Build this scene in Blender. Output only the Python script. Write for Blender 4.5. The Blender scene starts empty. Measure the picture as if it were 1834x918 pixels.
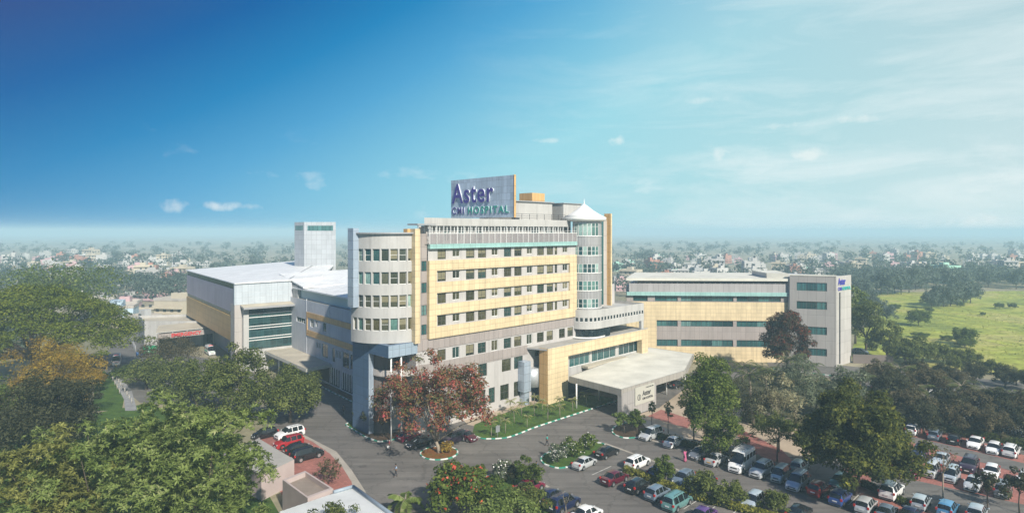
import bpy, math, random
import numpy as np
from mathutils import Vector, Matrix

# ------------------------------------------------------------------ camera, sky, sun, exposure
SC = bpy.context.scene
COL = SC.collection
FPX, CXP, HYP, CAMH = 1100.0, 917.0, 414.0, 33.0      # focal length, centre and horizon of the photograph, height of the eye
cam_d = bpy.data.cameras.new('camera')
cam = bpy.data.objects.new('camera', cam_d); COL.objects.link(cam)
cam.location = (0, 0, CAMH); cam.rotation_euler = (math.radians(90), 0, 0)
cam_d.sensor_width = 36.0; cam_d.lens = 36.0 * FPX / 1834.0
cam_d.shift_y = -(459.0 - HYP) / 1834.0
cam_d.clip_start = 0.5; cam_d.clip_end = 20000
SC.camera = cam

SUN_EL = math.radians(36)
SUN_AZ = math.atan2(0.50, -0.866)
SUN = Vector((math.sin(SUN_AZ) * math.cos(SUN_EL), math.cos(SUN_AZ) * math.cos(SUN_EL), math.sin(SUN_EL)))
sl = bpy.data.lights.new('sun', 'SUN'); sl.energy = 4.7; sl.angle = math.radians(1.0); sl.color = (1.0, 0.94, 0.83)
so = bpy.data.objects.new('sun', sl); COL.objects.link(so)
so.rotation_euler = SUN.to_track_quat('Z', 'Y').to_euler(); so.location = SUN * 400

SC.view_settings.view_transform = 'Standard'
SC.view_settings.look = 'None'
SC.view_settings.exposure = 0.48
SC.view_settings.gamma = 1.0
SC.cycles.use_denoising = True; SC.cycles.denoising_prefilter = 'FAST'; SC.cycles.use_adaptive_sampling = False
try:
    SC.cycles.denoiser = 'OPENIMAGEDENOISE'
except Exception:
    pass
SC.cycles.max_bounces = 6; SC.cycles.diffuse_bounces = 3; SC.cycles.glossy_bounces = 3
SC.cycles.transmission_bounces = 2; SC.cycles.transparent_max_bounces = 4; SC.cycles.volume_bounces = 1
SC.cycles.caustics_reflective = False; SC.cycles.caustics_refractive = False


def lin(r, g, b):
    f = lambda c: (c / 255 / 12.92) if c / 255 <= 0.04045 else ((c / 255 + 0.055) / 1.055) ** 2.4
    return (f(r), f(g), f(b), 1.0)


W = bpy.data.worlds.new('World'); SC.world = W; W.use_nodes = True
nt = W.node_tree; N = nt.nodes; L = nt.links
for n in list(N): N.remove(n)


def mathn(op, a, b=None, c=None, clamp=False):
    n = N.new('ShaderNodeMath'); n.operation = op; n.use_clamp = clamp
    for i, v in enumerate((a, b, c)):
        if v is None: continue
        if isinstance(v, (int, float)): n.inputs[i].default_value = v
        else: L.new(v, n.inputs[i])
    return n.outputs[0]


def mixc(f, a, b, mode='MIX'):
    n = N.new('ShaderNodeMix'); n.data_type = 'RGBA'; n.blend_type = mode
    for i, v in ((0, f), (6, a), (7, b)):
        if isinstance(v, (int, float)): n.inputs[i].default_value = v
        elif isinstance(v, tuple): n.inputs[i].default_value = v
        else: L.new(v, n.inputs[i])
    return n.outputs[2]


sky = N.new('ShaderNodeTexSky'); sky.sky_type = 'NISHITA'; sky.sun_disc = False
sky.sun_elevation = SUN_EL; sky.sun_rotation = SUN_AZ; sky.air_density = 1.2; sky.dust_density = 1.5
tc = N.new('ShaderNodeTexCoord')
sep = N.new('ShaderNodeSeparateXYZ'); L.new(tc.outputs['Generated'], sep.inputs[0])
sx, sy, sz = sep.outputs
el = mathn('ABSOLUTE', sz)
# the sky's own colour runs from deep blue high on the left to a pale, milky blue-green low on the right
t = mathn('ADD', mathn('ADD', mathn('MULTIPLY', sx, 0.85), mathn('MULTIPLY', mathn('SMOOTH_MAX', el, 0.05, 0.08), -1.49)), 0.944)
t = mathn('DIVIDE', t, 1.5, clamp=True)
ramp = N.new('ShaderNodeValToRGB'); L.new(t, ramp.inputs[0])
stops = [(0.0, (44, 74, 132)), (0.10, (12, 92, 154)), (0.20, (26, 124, 178)), (0.30, (74, 154, 198)), (0.40, (112, 180, 208)), (0.53, (146, 204, 217)),
         (0.73, (166, 210, 216)), (1.0, (206, 222, 222))]
cr = ramp.color_ramp
while len(cr.elements) < len(stops): cr.elements.new(0.5)
for e, (p, c) in zip(cr.elements, stops): e.position = p; e.color = lin(*c)
col = ramp.outputs[0]
gr = mathn('MULTIPLY', mathn('MULTIPLY', mathn('SUBTRACT', sx, 0.12, clamp=True), el, clamp=True), 4.2, clamp=True)
col = mixc(gr, col, lin(180, 194, 200))
# thin streaked cloud, mostly on the right, and a few small puffs low down
mp = N.new('ShaderNodeMapping'); mp.inputs['Scale'].default_value = (2.2, 2.2, 13.0); mp.inputs['Rotation'].default_value = (0, math.radians(5), 0)
L.new(tc.outputs['Generated'], mp.inputs[0])
n1 = N.new('ShaderNodeTexNoise'); n1.inputs['Scale'].default_value = 1.6; n1.inputs['Detail'].default_value = 9; n1.inputs['Roughness'].default_value = 0.62
n1.inputs['Distortion'].default_value = 0.5
L.new(mp.outputs[0], n1.inputs['Vector'])
wisp = mathn('MULTIPLY', mathn('SUBTRACT', n1.outputs[0], 0.45, clamp=True), 4.2, clamp=True)
side = mathn('MULTIPLY', mathn('ADD', sx, 0.10, clamp=True), 2.2, clamp=True)
low = mathn('SUBTRACT', 1.0, mathn('MULTIPLY', el, 1.7), clamp=True)
wisp = mathn('MULTIPLY', mathn('MULTIPLY', wisp, side), mathn('MULTIPLY', low, 0.72))
col = mixc(wisp, col, lin(222, 232, 232))
mp2 = N.new('ShaderNodeMapping'); mp2.inputs['Scale'].default_value = (9, 9, 20.0)
L.new(tc.outputs['Generated'], mp2.inputs[0])
n2 = N.new('ShaderNodeTexNoise'); n2.inputs['Scale'].default_value = 1.35; n2.inputs['Detail'].default_value = 7; n2.inputs['Roughness'].default_value = 0.55
L.new(mp2.outputs[0], n2.inputs['Vector'])
puff = mathn('MULTIPLY', mathn('SUBTRACT', n2.outputs[0], 0.585, clamp=True), 9.0, clamp=True)
band = mathn('MULTIPLY', mathn('SUBTRACT', el, 0.0, clamp=True), 25.0, clamp=True)
band = mathn('MULTIPLY', band, mathn('SUBTRACT', 1.0, mathn('MULTIPLY', el, 6.2), clamp=True))
puff = mathn('MULTIPLY', mathn('MULTIPLY', puff, band), 0.4)
col = mixc(puff, col, lin(240, 242, 240))


def puff_at(col, px, py, wx, wz, amt):
    d = Vector(((px - CXP) / FPX, 1.0, (HYP - py) / FPX)).normalized()
    dx = mathn('DIVIDE', mathn('SUBTRACT', sx, d.x), wx); dz = mathn('DIVIDE', mathn('SUBTRACT', sz, d.z), wz)
    nn = mathn('MULTIPLY', mathn('SUBTRACT', n3.outputs[0], 0.5), 5.0)
    r = mathn('ADD', mathn('MULTIPLY', dx, dx), mathn('MULTIPLY', dz, dz))
    m = mathn('MULTIPLY', mathn('ADD', mathn('SUBTRACT', 0.75, r), nn), 0.8, clamp=True)
    m = mathn('MULTIPLY', m, mathn('SUBTRACT', 1.0, mathn('MULTIPLY', r, 0.45), clamp=True), clamp=True)
    m = mathn('MULTIPLY', m, mathn('GREATER_THAN', sy, 0.0))
    return mixc(mathn('MULTIPLY', m, amt * 0.8), col, lin(244, 242, 236))


n3 = N.new('ShaderNodeTexNoise'); n3.inputs['Scale'].default_value = 42; n3.inputs['Detail'].default_value = 6
L.new(tc.outputs['Generated'], n3.inputs['Vector'])
for c in ((318, 370, .022, .011, .6), (398, 369, .028, .008, .7), (458, 370, .014, .007, .5), (232, 418, .012, .006, .35), (1104, 250, .015, .010, .7),
          (978, 252, .022, .005, .5), (1296, 276, .014, .012, .6), (1450, 276, .034, .010, .55), (1400, 225, .03, .006, .4), (1540, 212, .03, .007, .4),
          (1270, 180, .03, .006, .4), (1600, 416, .05, .013, .75), (1690, 412, .05, .014, .75), (1770, 404, .04, .014, .7), (1510, 428, .03, .009, .6)):
    col = puff_at(col, *c)
scaled = mixc(1.0, col, (10.0, 10.0, 10.0, 1.0), 'MULTIPLY')
final = mixc(0.99, sky.outputs[0], scaled)
bg = N.new('ShaderNodeBackground'); L.new(final, bg.inputs[0]); bg.inputs[1].default_value = 0.084
wo = N.new('ShaderNodeOutputWorld'); L.new(bg.outputs[0], wo.inputs[0])

# ------------------------------------------------------------------ helpers
RND = random.Random(11)


def G(px, py, z=0.0):
    """The point at height z that the photograph shows at (px, py)."""
    d = (CAMH - z) * FPX / (py - HYP)
    return Vector(((px - CXP) / FPX * d, d, z))


def zat(py, depth):
    return CAMH - (py - HYP) * depth / FPX


class MB:
    def __init__(s): s.v = []; s.f = []; s.m = []; s.uv = []; s.sm = []; s.T = None

    def vert(s, p):
        p = Vector(p)
        if s.T is not None: p = s.T @ p
        s.v.append((p.x, p.y, p.z)); return len(s.v) - 1

    def face(s, idx, m=0, uv=None, smooth=False):
        if uv is None:
            P = [Vector(s.v[i]) for i in idx]; n = Vector((0, 0, 0))
            for i in range(len(P)):
                a, b = P[i], P[(i + 1) % len(P)]
                n += Vector(((a.y - b.y) * (a.z + b.z), (a.z - b.z) * (a.x + b.x), (a.x - b.x) * (a.y + b.y)))
            if n.length < 1e-12: n = Vector((0, 0, 1))
            n.normalize()
            if abs(n.z) > 0.8: uv = [(p.x, p.y) for p in P]
            else:
                t = Vector((-n.y, n.x, 0)).normalized()
                uv = [(p.x * t.x + p.y * t.y, p.z) for p in P]
        s.f.append(tuple(idx)); s.m.append(m); s.uv.extend(uv); s.sm.append(smooth)

    def poly(s, pts, m=0, uv=None, smooth=False):
        s.face([s.vert(p) for p in pts], m, uv, smooth)

    def box(s, x0, x1, y0, y1, z0, z1, m=0):
        a = [s.vert(p) for p in ((x0, y0, z0), (x1, y0, z0), (x1, y1, z0), (x0, y1, z0), (x0, y0, z1), (x1, y0, z1), (x1, y1, z1), (x0, y1, z1))]
        for q in ((0, 3, 2, 1), (4, 5, 6, 7), (0, 1, 5, 4), (1, 2, 6, 5), (2, 3, 7, 6), (3, 0, 4, 7)): s.face([a[i] for i in q], m)

    def prism(s, pts, z0, z1, m=0, mt=None, bottom=True):
        """pts counter-clockwise; z0, z1 numbers or lists."""
        n = len(pts)
        zb = z0 if isinstance(z0, (list, tuple)) else [z0] * n
        zt = z1 if isinstance(z1, (list, tuple)) else [z1] * n
        b = [s.vert((p[0], p[1], z)) for p, z in zip(pts, zb)]
        t = [s.vert((p[0], p[1], z)) for p, z in zip(pts, zt)]
        for i in range(n):
            j = (i + 1) % n; s.face((b[i], b[j], t[j], t[i]), m)
        s.face(t, m if mt is None else mt)
        if bottom: s.face(b[::-1], m)

    def tube(s, pts, rad, n=6, m=0, cap=True, smooth=True):
        pts = [Vector(p) for p in pts]
        if isinstance(rad, (int, float)): rad = [rad] * len(pts)
        rings = []
        for i, p in enumerate(pts):
            d = (pts[min(i + 1, len(pts) - 1)] - pts[max(i - 1, 0)])
            d = d.normalized() if d.length > 1e-9 else Vector((0, 0, 1))
            u = d.orthogonal() if abs(d.z) < 0.99 else Vector((1, 0, 0))
            u = (u - d * u.dot(d)).normalized(); w = d.cross(u)
            rings.append([s.vert(p + (u * math.cos(2 * math.pi * k / n) + w * math.sin(2 * math.pi * k / n)) * rad[i]) for k in range(n)])
        for a, b in zip(rings, rings[1:]):
            for k in range(n):
                s.face((a[k], a[(k + 1) % n], b[(k + 1) % n], b[k]), m, smooth=smooth)
        if cap:
            s.face(rings[0][::-1], m); s.face(rings[-1], m)

    def lathe(s, prof, n=16, m=0, c=(0, 0), smooth=True, axis='z'):
        """prof: (radius, height) from bottom to top."""
        def P(r, h, a):
            if axis == 'z': return (c[0] + r * math.cos(a), c[1] + r * math.sin(a), h)
            return (r * math.cos(a), h, -r * math.sin(a))
        rings = [[s.vert(P(r, h, 2 * math.pi * k / n)) for k in range(n)] for r, h in prof]
        for a, b in zip(rings, rings[1:]):
            for k in range(n): s.face((a[k], a[(k + 1) % n], b[(k + 1) % n], b[k]), m, smooth=smooth)
        s.face(rings[0][::-1], m); s.face(rings[-1], m)

    def mesh(s, name, mats):
        me = bpy.data.meshes.new(name); me.from_pydata(s.v, [], s.f)
        for mm in (mats if isinstance(mats, (list, tuple)) else [mats]): me.materials.append(mm)
        me.polygons.foreach_set('material_index', s.m)
        me.polygons.foreach_set('use_smooth', s.sm)
        ul = me.uv_layers.new(name='uv'); ul.data.foreach_set('uv', np.array(s.uv, dtype=np.float32).ravel())
        me.update(); return me

    def build(s, name, mats, parent=None, loc=None, rz=None):
        return link(name, s.mesh(name, mats), parent, loc, rz)


def link(name, me, parent=None, loc=None, rz=None):
    o = bpy.data.objects.new(name, me); COL.objects.link(o)
    if parent is not None: o.parent = parent
    if loc is not None: o.location = loc
    if rz is not None: o.rotation_euler = (0, 0, rz)
    return o


def tag(o, label=None, cat=None, group=None, kind=None):
    for k, v in (('label', label), ('category', cat), ('group', group), ('kind', kind)):
        if v: o[k] = v
    return o


def thing(name, label, cat, loc=(0, 0, 0), rz=0.0, group=None):
    o = bpy.data.objects.new(name, None); COL.objects.link(o)
    o.location = loc; o.rotation_euler = (0, 0, rz); o.empty_display_size = 0.3
    return tag(o, label, cat, group)


KIDS = {}


def kids(o):
    return list(o.children)


def copy_tree(o, parent=None, depth=0):
    c = o.copy(); COL.objects.link(c)
    if parent is not None: c.parent = parent
    for ch in kids(o): copy_tree(ch, c, depth + 1)
    return c


# ------------------------------------------------------------------ materials
class Mat:
    def __init__(s, name):
        s.m = bpy.data.materials.new(name); s.m.use_nodes = True
        s.t = s.m.node_tree; s.n = s.t.nodes; s.l = s.t.links
        s.b = s.n['Principled BSDF']

    def node(s, kind, **kw):
        n = s.n.new(kind)
        for k, v in kw.items(): setattr(n, k, v)
        return n

    def set(s, **kw):
        for k, v in kw.items(): s.b.inputs[k.replace('_', ' ')].default_value = v
        return s

    def mix(s, f, a, b, mode='MIX'):
        n = s.node('ShaderNodeMix', data_type='RGBA', blend_type=mode)
        for i, v in ((0, f), (6, a), (7, b)):
            if isinstance(v, (int, float)): n.inputs[i].default_value = v
            elif isinstance(v, tuple): n.inputs[i].default_value = v if len(v) == 4 else v + (1,)
            else: s.l.new(v, n.inputs[i])
        return n.outputs[2]

    def noise(s, scale, detail=4, rough=.6, coord='Object', stretch=None):
        t = s.node('ShaderNodeTexCoord'); n = s.node('ShaderNodeTexNoise')
        n.inputs['Scale'].default_value = scale; n.inputs['Detail'].default_value = detail; n.inputs['Roughness'].default_value = rough
        src = t.outputs[coord]
        if stretch:
            mp = s.node('ShaderNodeMapping'); mp.inputs['Scale'].default_value = stretch; s.l.new(src, mp.inputs[0]); src = mp.outputs[0]
        s.l.new(src, n.inputs['Vector']); return n.outputs[0]

    def ramp(s, fac, stops):
        r = s.node('ShaderNodeValToRGB'); e = r.color_ramp.elements
        while len(e) < len(stops): e.new(.5)
        for q, (p, c) in zip(e, stops): q.position = p; q.color = c if len(c) == 4 else tuple(c) + (1,)
        if fac is not None: s.l.new(fac, r.inputs[0])
        return r.outputs[0]

    def bump(s, h, dist=.02, strength=.5):
        b = s.node('ShaderNodeBump'); b.inputs['Distance'].default_value = dist; b.inputs['Strength'].default_value = strength
        s.l.new(h, b.inputs['Height']); s.l.new(b.outputs[0], s.b.inputs['Normal'])


def plain(name, c, rough=.6, metal=0.0, var=.18, scale=.8, spec=.5, bump=0, bscale=30, coord='Object', streak=0):
    M = Mat(name); M.set(Roughness=rough, Metallic=metal); M.b.inputs['Specular IOR Level'].default_value = spec
    f = M.ramp(M.noise(scale, 6, coord=coord), [(.25, (1 - var,) * 3), (.75, (1 + var * .5,) * 3)])
    col_ = M.mix(1.0, tuple(c) + (1,), f, 'MULTIPLY')
    if streak:
        st = M.ramp(M.noise(.9, 8, .7, stretch=(1, 1, .08)), [(.3, (1 - streak,) * 3), (.52, (1, 1, 1))]); col_ = M.mix(1.0, col_, st, 'MULTIPLY')
    M.l.new(col_, M.b.inputs['Base Color'])
    if bump: M.bump(M.noise(bscale, 4, coord=coord), bump)
    return M.m


def panel(name, c, w, h, joint=.45, mortar=.03, rough=.45, metal=0.0, var=.06, dirt=.12, spec=.5):
    M = Mat(name); M.set(Roughness=rough, Metallic=metal); M.b.inputs['Specular IOR Level'].default_value = spec
    uv = M.node('ShaderNodeUVMap')
    b = M.node('ShaderNodeTexBrick'); b.offset = 0.0; b.squash = 1.0
    b.inputs['Scale'].default_value = 1.0; b.inputs['Brick Width'].default_value = w; b.inputs['Row Height'].default_value = h
    b.inputs['Mortar Size'].default_value = mortar; b.inputs['Mortar Smooth'].default_value = .1; b.inputs['Bias'].default_value = 0
    b.inputs['Color1'].default_value = tuple(min(1, x * (1 + var)) for x in c) + (1,)
    b.inputs['Color2'].default_value = tuple(x * (1 - var) for x in c) + (1,)
    b.inputs['Mortar'].default_value = tuple(x * joint for x in c) + (1,)
    M.l.new(uv.outputs[0], b.inputs['Vector'])
    f = M.ramp(M.noise(.35, 6, stretch=(1, 1, .35)), [(.3, (1 - dirt,) * 3), (.7, (1 + dirt * .3,) * 3)])
    st = M.ramp(M.noise(1.6, 7, .7, stretch=(1, 1, .06)), [(.28, (1 - dirt * 1.3,) * 3), (.5, (1, 1, 1))])
    M.l.new(M.mix(1.0, M.mix(1.0, b.outputs[0], f, 'MULTIPLY'), st, 'MULTIPLY'), M.b.inputs['Base Color'])
    bp = M.node('ShaderNodeBump'); bp.inputs['Distance'].default_value = .02; bp.inputs['Strength'].default_value = .6; bp.invert = True
    M.l.new(b.outputs['Fac'], bp.inputs['Height']); M.l.new(bp.outputs[0], M.b.inputs['Normal'])
    return M.m


def glass(name, stops, rough=.06, spec=.7, bands=(1.5, 1.5, .7), nsc=.9, amp=(.55, 1.35)):
    M = Mat(name); M.set(Roughness=rough); M.b.inputs['Specular IOR Level'].default_value = spec
    oi = M.node('ShaderNodeObjectInfo')
    c = M.ramp(oi.outputs['Random'], stops)
    n = M.ramp(M.noise(nsc, 3, stretch=bands), [(.35, (amp[0],) * 3), (.65, (amp[1],) * 3)])
    M.l.new(M.mix(1.0, c, n, 'MULTIPLY'), M.b.inputs['Base Color'])
    M.bump(M.noise(.6, 2), .02, .15)
    return M.m


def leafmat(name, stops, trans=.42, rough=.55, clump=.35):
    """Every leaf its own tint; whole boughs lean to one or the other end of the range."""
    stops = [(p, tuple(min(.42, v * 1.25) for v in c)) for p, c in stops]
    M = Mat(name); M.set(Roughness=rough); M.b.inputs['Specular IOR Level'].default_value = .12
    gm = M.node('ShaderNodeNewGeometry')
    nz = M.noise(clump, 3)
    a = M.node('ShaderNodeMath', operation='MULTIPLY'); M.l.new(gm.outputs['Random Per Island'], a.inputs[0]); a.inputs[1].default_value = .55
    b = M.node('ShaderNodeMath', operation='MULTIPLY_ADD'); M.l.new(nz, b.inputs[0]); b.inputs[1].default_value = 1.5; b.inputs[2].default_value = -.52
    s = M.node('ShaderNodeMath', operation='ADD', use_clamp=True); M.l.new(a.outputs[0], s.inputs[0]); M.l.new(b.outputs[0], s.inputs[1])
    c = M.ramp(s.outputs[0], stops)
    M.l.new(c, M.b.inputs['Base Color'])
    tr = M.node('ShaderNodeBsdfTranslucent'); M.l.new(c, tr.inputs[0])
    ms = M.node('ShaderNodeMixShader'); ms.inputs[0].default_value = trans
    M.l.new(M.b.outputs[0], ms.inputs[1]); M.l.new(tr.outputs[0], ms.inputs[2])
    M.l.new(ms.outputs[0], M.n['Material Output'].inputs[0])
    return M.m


def ground_mat(name, cols, scale=.05, fine=2.0, rough=.9, bump=.05, coord='Object', finev=.25):
    M = Mat(name); M.set(Roughness=rough); M.b.inputs['Specular IOR Level'].default_value = .2
    c = M.ramp(M.noise(scale, 8, .62, coord), cols)
    f = M.ramp(M.noise(fine, 8, .7, coord), [(.3, (1 - finev,) * 3), (.7, (1 + finev,) * 3)])
    M.l.new(M.mix(1.0, c, f, 'MULTIPLY'), M.b.inputs['Base Color'])
    M.bump(M.noise(fine * 2.2, 5, coord=coord), bump)
    return M.m


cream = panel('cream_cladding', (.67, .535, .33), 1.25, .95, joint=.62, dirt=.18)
tan = panel('tan_cladding', (.55, .36, .14), 1.6, 1.5, joint=.5)
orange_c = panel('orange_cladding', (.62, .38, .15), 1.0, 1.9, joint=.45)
taupe = panel('taupe_cladding', (.34, .295, .275), 1.15, 1.9, joint=.62)
taupe_light = panel('light_taupe_cladding', (.47, .43, .40), 2.2, 3.2, joint=.55)
white_wall = plain('white_render', (.455, .43, .415), .75, var=.10, scale=.35, streak=.22)
bright_wall = plain('bright_render', (.44, .428, .41), .7, var=.10, scale=.3, streak=.22)
grey_wall = plain('grey_render', (.52, .53, .57), .8, var=.14, scale=.25, streak=.15)
blue_panel = panel('blue_cladding', (.085, .15, .255), 2.3, 1.5, joint=.55, rough=.4, metal=.0)  # dark copy of the porch blue, painting its side faces as shaded
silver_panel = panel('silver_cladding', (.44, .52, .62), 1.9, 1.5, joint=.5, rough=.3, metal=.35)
pale_panel = panel('pale_metal_cladding', (.50, .545, .585), 1.35, 1.25, joint=.6, rough=.35, metal=.05)
violet_panel = panel('violet_grey_cladding', (.46, .42, .50), 3.0, 4.6, joint=.75, mortar=.02)
teal_panel = panel('teal_band', (.30, .50, .47), 1.25, .9, joint=.6)
ribbed = panel('ribbed_grey_metal', (.42, .41, .41), .32, 30, joint=.45, mortar=.05, metal=.2)
green_band = panel('dark_green_band', (.028, .075, .045), 2.4, 4, joint=.5, rough=.25)
sign_panel = panel('sign_glass_panel', (.50, .59, .68), 1.0, 1.35, joint=.6, mortar=.025, rough=.15, metal=.1, var=.10, dirt=.2)
roof_white = panel('white_roof_sheet', (.76, .76, .76), 1.1, 14, joint=.86, mortar=.03, rough=.5, var=.03, dirt=.14)
roof_cream = plain('cream_roof', (.62, .60, .53), .8, var=.26, scale=.22)
roof_grey = plain('concrete_roof', (.36, .34, .31), .9, var=.22, scale=.3)
roof_tan = plain('weathered_roof', (.47, .42, .33), .9, var=.25, scale=.25)
frame_white = plain('white_frame', (.72, .72, .70), .5, var=.04)
dark_metal = plain('dark_metal', (.05, .05, .055), .5, var=.1)
steel = plain('grey_steel', (.38, .38, .39), .5, metal=.3, var=.08)
white_paint = plain('white_paint', (.80, .79, .76), .5, var=.06)
bronze = plain('bronze_frame', (.13, .12, .105), .5, metal=.2, var=.08)
void_shade = plain('painted_void_shade', (.035, .033, .032), .9)  # near-black colour that paints the shade of openings and gaps
brown_wall = plain('brown_stone', (.155, .125, .11), .7, var=.15, scale=.5)
glass_a = glass('window_glass', [(0, (.016, .022, .016)), (.3, (.05, .05, .022)), (.55, (.10, .09, .05)), (.8, (.022, .042, .036)), (1, (.03, .065, .058))])
glass_teal = glass('teal_glass', [(0, (.008, .030, .032)), (.5, (.022, .075, .075)), (.85, (.045, .12, .115)), (1, (.09, .17, .16))], .05, bands=(4, 4, .05), nsc=1.0, amp=(.45, 1.9))
glass_dark = glass('dark_glass', [(0, (.01, .018, .022)), (1, (.018, .03, .035))], .04)
glass_bright = glass('pale_teal_glass', [(0, (.02, .05, .045)), (.5, (.10, .22, .19)), (.8, (.30, .42, .38)), (1, (.03, .06, .05))], .05)
glass_curtain = panel('curtain_wall_glass', (.022, .055, .055), 1.5, 1.9, joint=2.2, mortar=.03, rough=.06, var=.5, dirt=.3, spec=.8)

# ------------------------------------------------------------------ walls with openings, windows
def wall(mb, P, s0, s1, z0, z1, holes=(), depth=.25, step=None, m=0):
    xs = {round(s0, 4), round(s1, 4)}; zs = {round(z0, 4), round(z1, 4)}
    for h in holes:
        xs |= {round(h[0], 4), round(h[1], 4)}; zs |= {round(h[2], 4), round(h[3], 4)}
    if step:
        k = s0 + step
        while k < s1 - .05:
            xs.add(round(k, 4)); k += step
    xs = sorted(xs); zs = sorted(zs); cache = {}

    def V(i, j):
        if (i, j) not in cache: cache[i, j] = mb.vert(P(xs[i], 0, zs[j]))
        return cache[i, j]
    for i in range(len(xs) - 1):
        for j in range(len(zs) - 1):
            cx, cz = (xs[i] + xs[i + 1]) / 2, (zs[j] + zs[j + 1]) / 2
            if any(h[0] < cx < h[1] and h[2] < cz < h[3] for h in holes): continue
            mb.face((V(i, j), V(i + 1, j), V(i + 1, j + 1), V(i, j + 1)), m,
                    [(xs[i], zs[j]), (xs[i + 1], zs[j]), (xs[i + 1], zs[j + 1]), (xs[i], zs[j + 1])], smooth=bool(step))
    for a, b, c, d in [h[:4] for h in holes]:
        q = [P(a, 0, c), P(b, 0, c), P(b, 0, d), P(a, 0, d)]; r = [P(a, depth, c), P(b, depth, c), P(b, depth, d), P(a, depth, d)]
        for k in range(4):
            l = (k + 1) % 4
            mb.poly((q[l], q[k], r[k], r[l]), m)


WCACHE = {}; WR = random.Random(4)
blind_m = plain('window_blind', (.20, .18, .11), .35, var=.25, scale=2)


def window(parent, loc, rz, w, h, cols=2, rows=1, fm=None, gm=None, fr=.07, bar=.05, name='window', trans=None):
    """A frame with its bars; the glass behind them is its child. The opening's lower middle is loc."""
    fm = fm or frame_white; gm = gm or glass_a
    key = (round(w, 2), round(h, 2), cols, rows, fm.name, gm.name, fr, bar, trans)
    if key not in WCACHE:
        f = MB(); y0, y1 = -.05, .05
        f.box(-w / 2, -w / 2 + fr, y0, y1, 0, h); f.box(w / 2 - fr, w / 2, y0, y1, 0, h)
        f.box(-w / 2 + fr, w / 2 - fr, y0, y1, 0, fr); f.box(-w / 2 + fr, w / 2 - fr, y0, y1, h - fr, h)
        for k in range(1, cols):
            x = -w / 2 + w * k / cols; f.box(x - bar / 2, x + bar / 2, y0 + .01, y1 - .01, fr, h - fr)
        tr = trans if trans else [k / rows for k in range(1, rows)]
        for q in tr:
            z = h * q; f.box(-w / 2 + fr, w / 2 - fr, y0 + .02, y1 - .02, z - bar / 2, z + bar / 2)
        var_ = []
        for bl in (0, .35, .55, .8):
            g = MB(); g.box(-w / 2 + .01, w / 2 - .01, .0, .03, .01, h - .01, 0)
            if bl: g.box(-w / 2 + fr, w / 2 - fr, -.012, -.002, h * (1 - bl), h - fr, 1)
            var_.append(g.mesh('pane', [gm, blind_m]))
        WCACHE[key] = (f.mesh(name, fm), var_)
    a, b = WCACHE[key]; q = WR.random(); b = b[0] if gm is not glass_a or q < .55 else b[1 + int((q - .55) / .1501)]
    o = link(name, a, parent, loc, rz)
    link('pane', b, o)
    return o


def text_mesh(body, mat, size=1.0, extrude=.05, bold=.0, width=None, height=None, space=1.0):
    cu = bpy.data.curves.new('lettering', 'FONT'); cu.body = body; cu.size = size; cu.extrude = extrude; cu.offset = bold
    cu.resolution_u = 3; cu.space_character = space
    o = bpy.data.objects.new('lettering', cu); COL.objects.link(o)
    dg = bpy.context.evaluated_depsgraph_get()
    me = bpy.data.meshes.new_from_object(o.evaluated_get(dg))
    bpy.data.objects.remove(o); bpy.data.curves.remove(cu)
    n = len(me.vertices); co = np.empty(n * 3, dtype=np.float32); me.vertices.foreach_get('co', co); co = co.reshape(-1, 3)
    lo, hi = co.min(0), co.max(0)
    co[:, 0] -= lo[0]; co[:, 1] -= lo[1]
    if width: co[:, 0] *= width / (hi[0] - lo[0])
    if height: co[:, 1] *= height / (hi[1] - lo[1])
    me.vertices.foreach_set('co', co.ravel()); me.materials.clear(); me.materials.append(mat); me.update()
    return me


def put_text(parent, body, mat, origin, right, up, width, height, extrude=.06, bold=0.0, name='lettering', space=1.0):
    """Flat lettering whose lower left corner is origin, running along right, rising along up."""
    me = text_mesh(body, mat, 1.0, extrude, bold, width, height, space)
    r = Vector(right).normalized(); u = Vector(up).normalized(); n = r.cross(u)
    M = Matrix(((r.x, u.x, n.x, origin[0]), (r.y, u.y, n.y, origin[1]), (r.z, u.z, n.z, origin[2]), (0, 0, 0, 1)))
    o = link(name, me, parent); o.matrix_local = M
    return o
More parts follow.
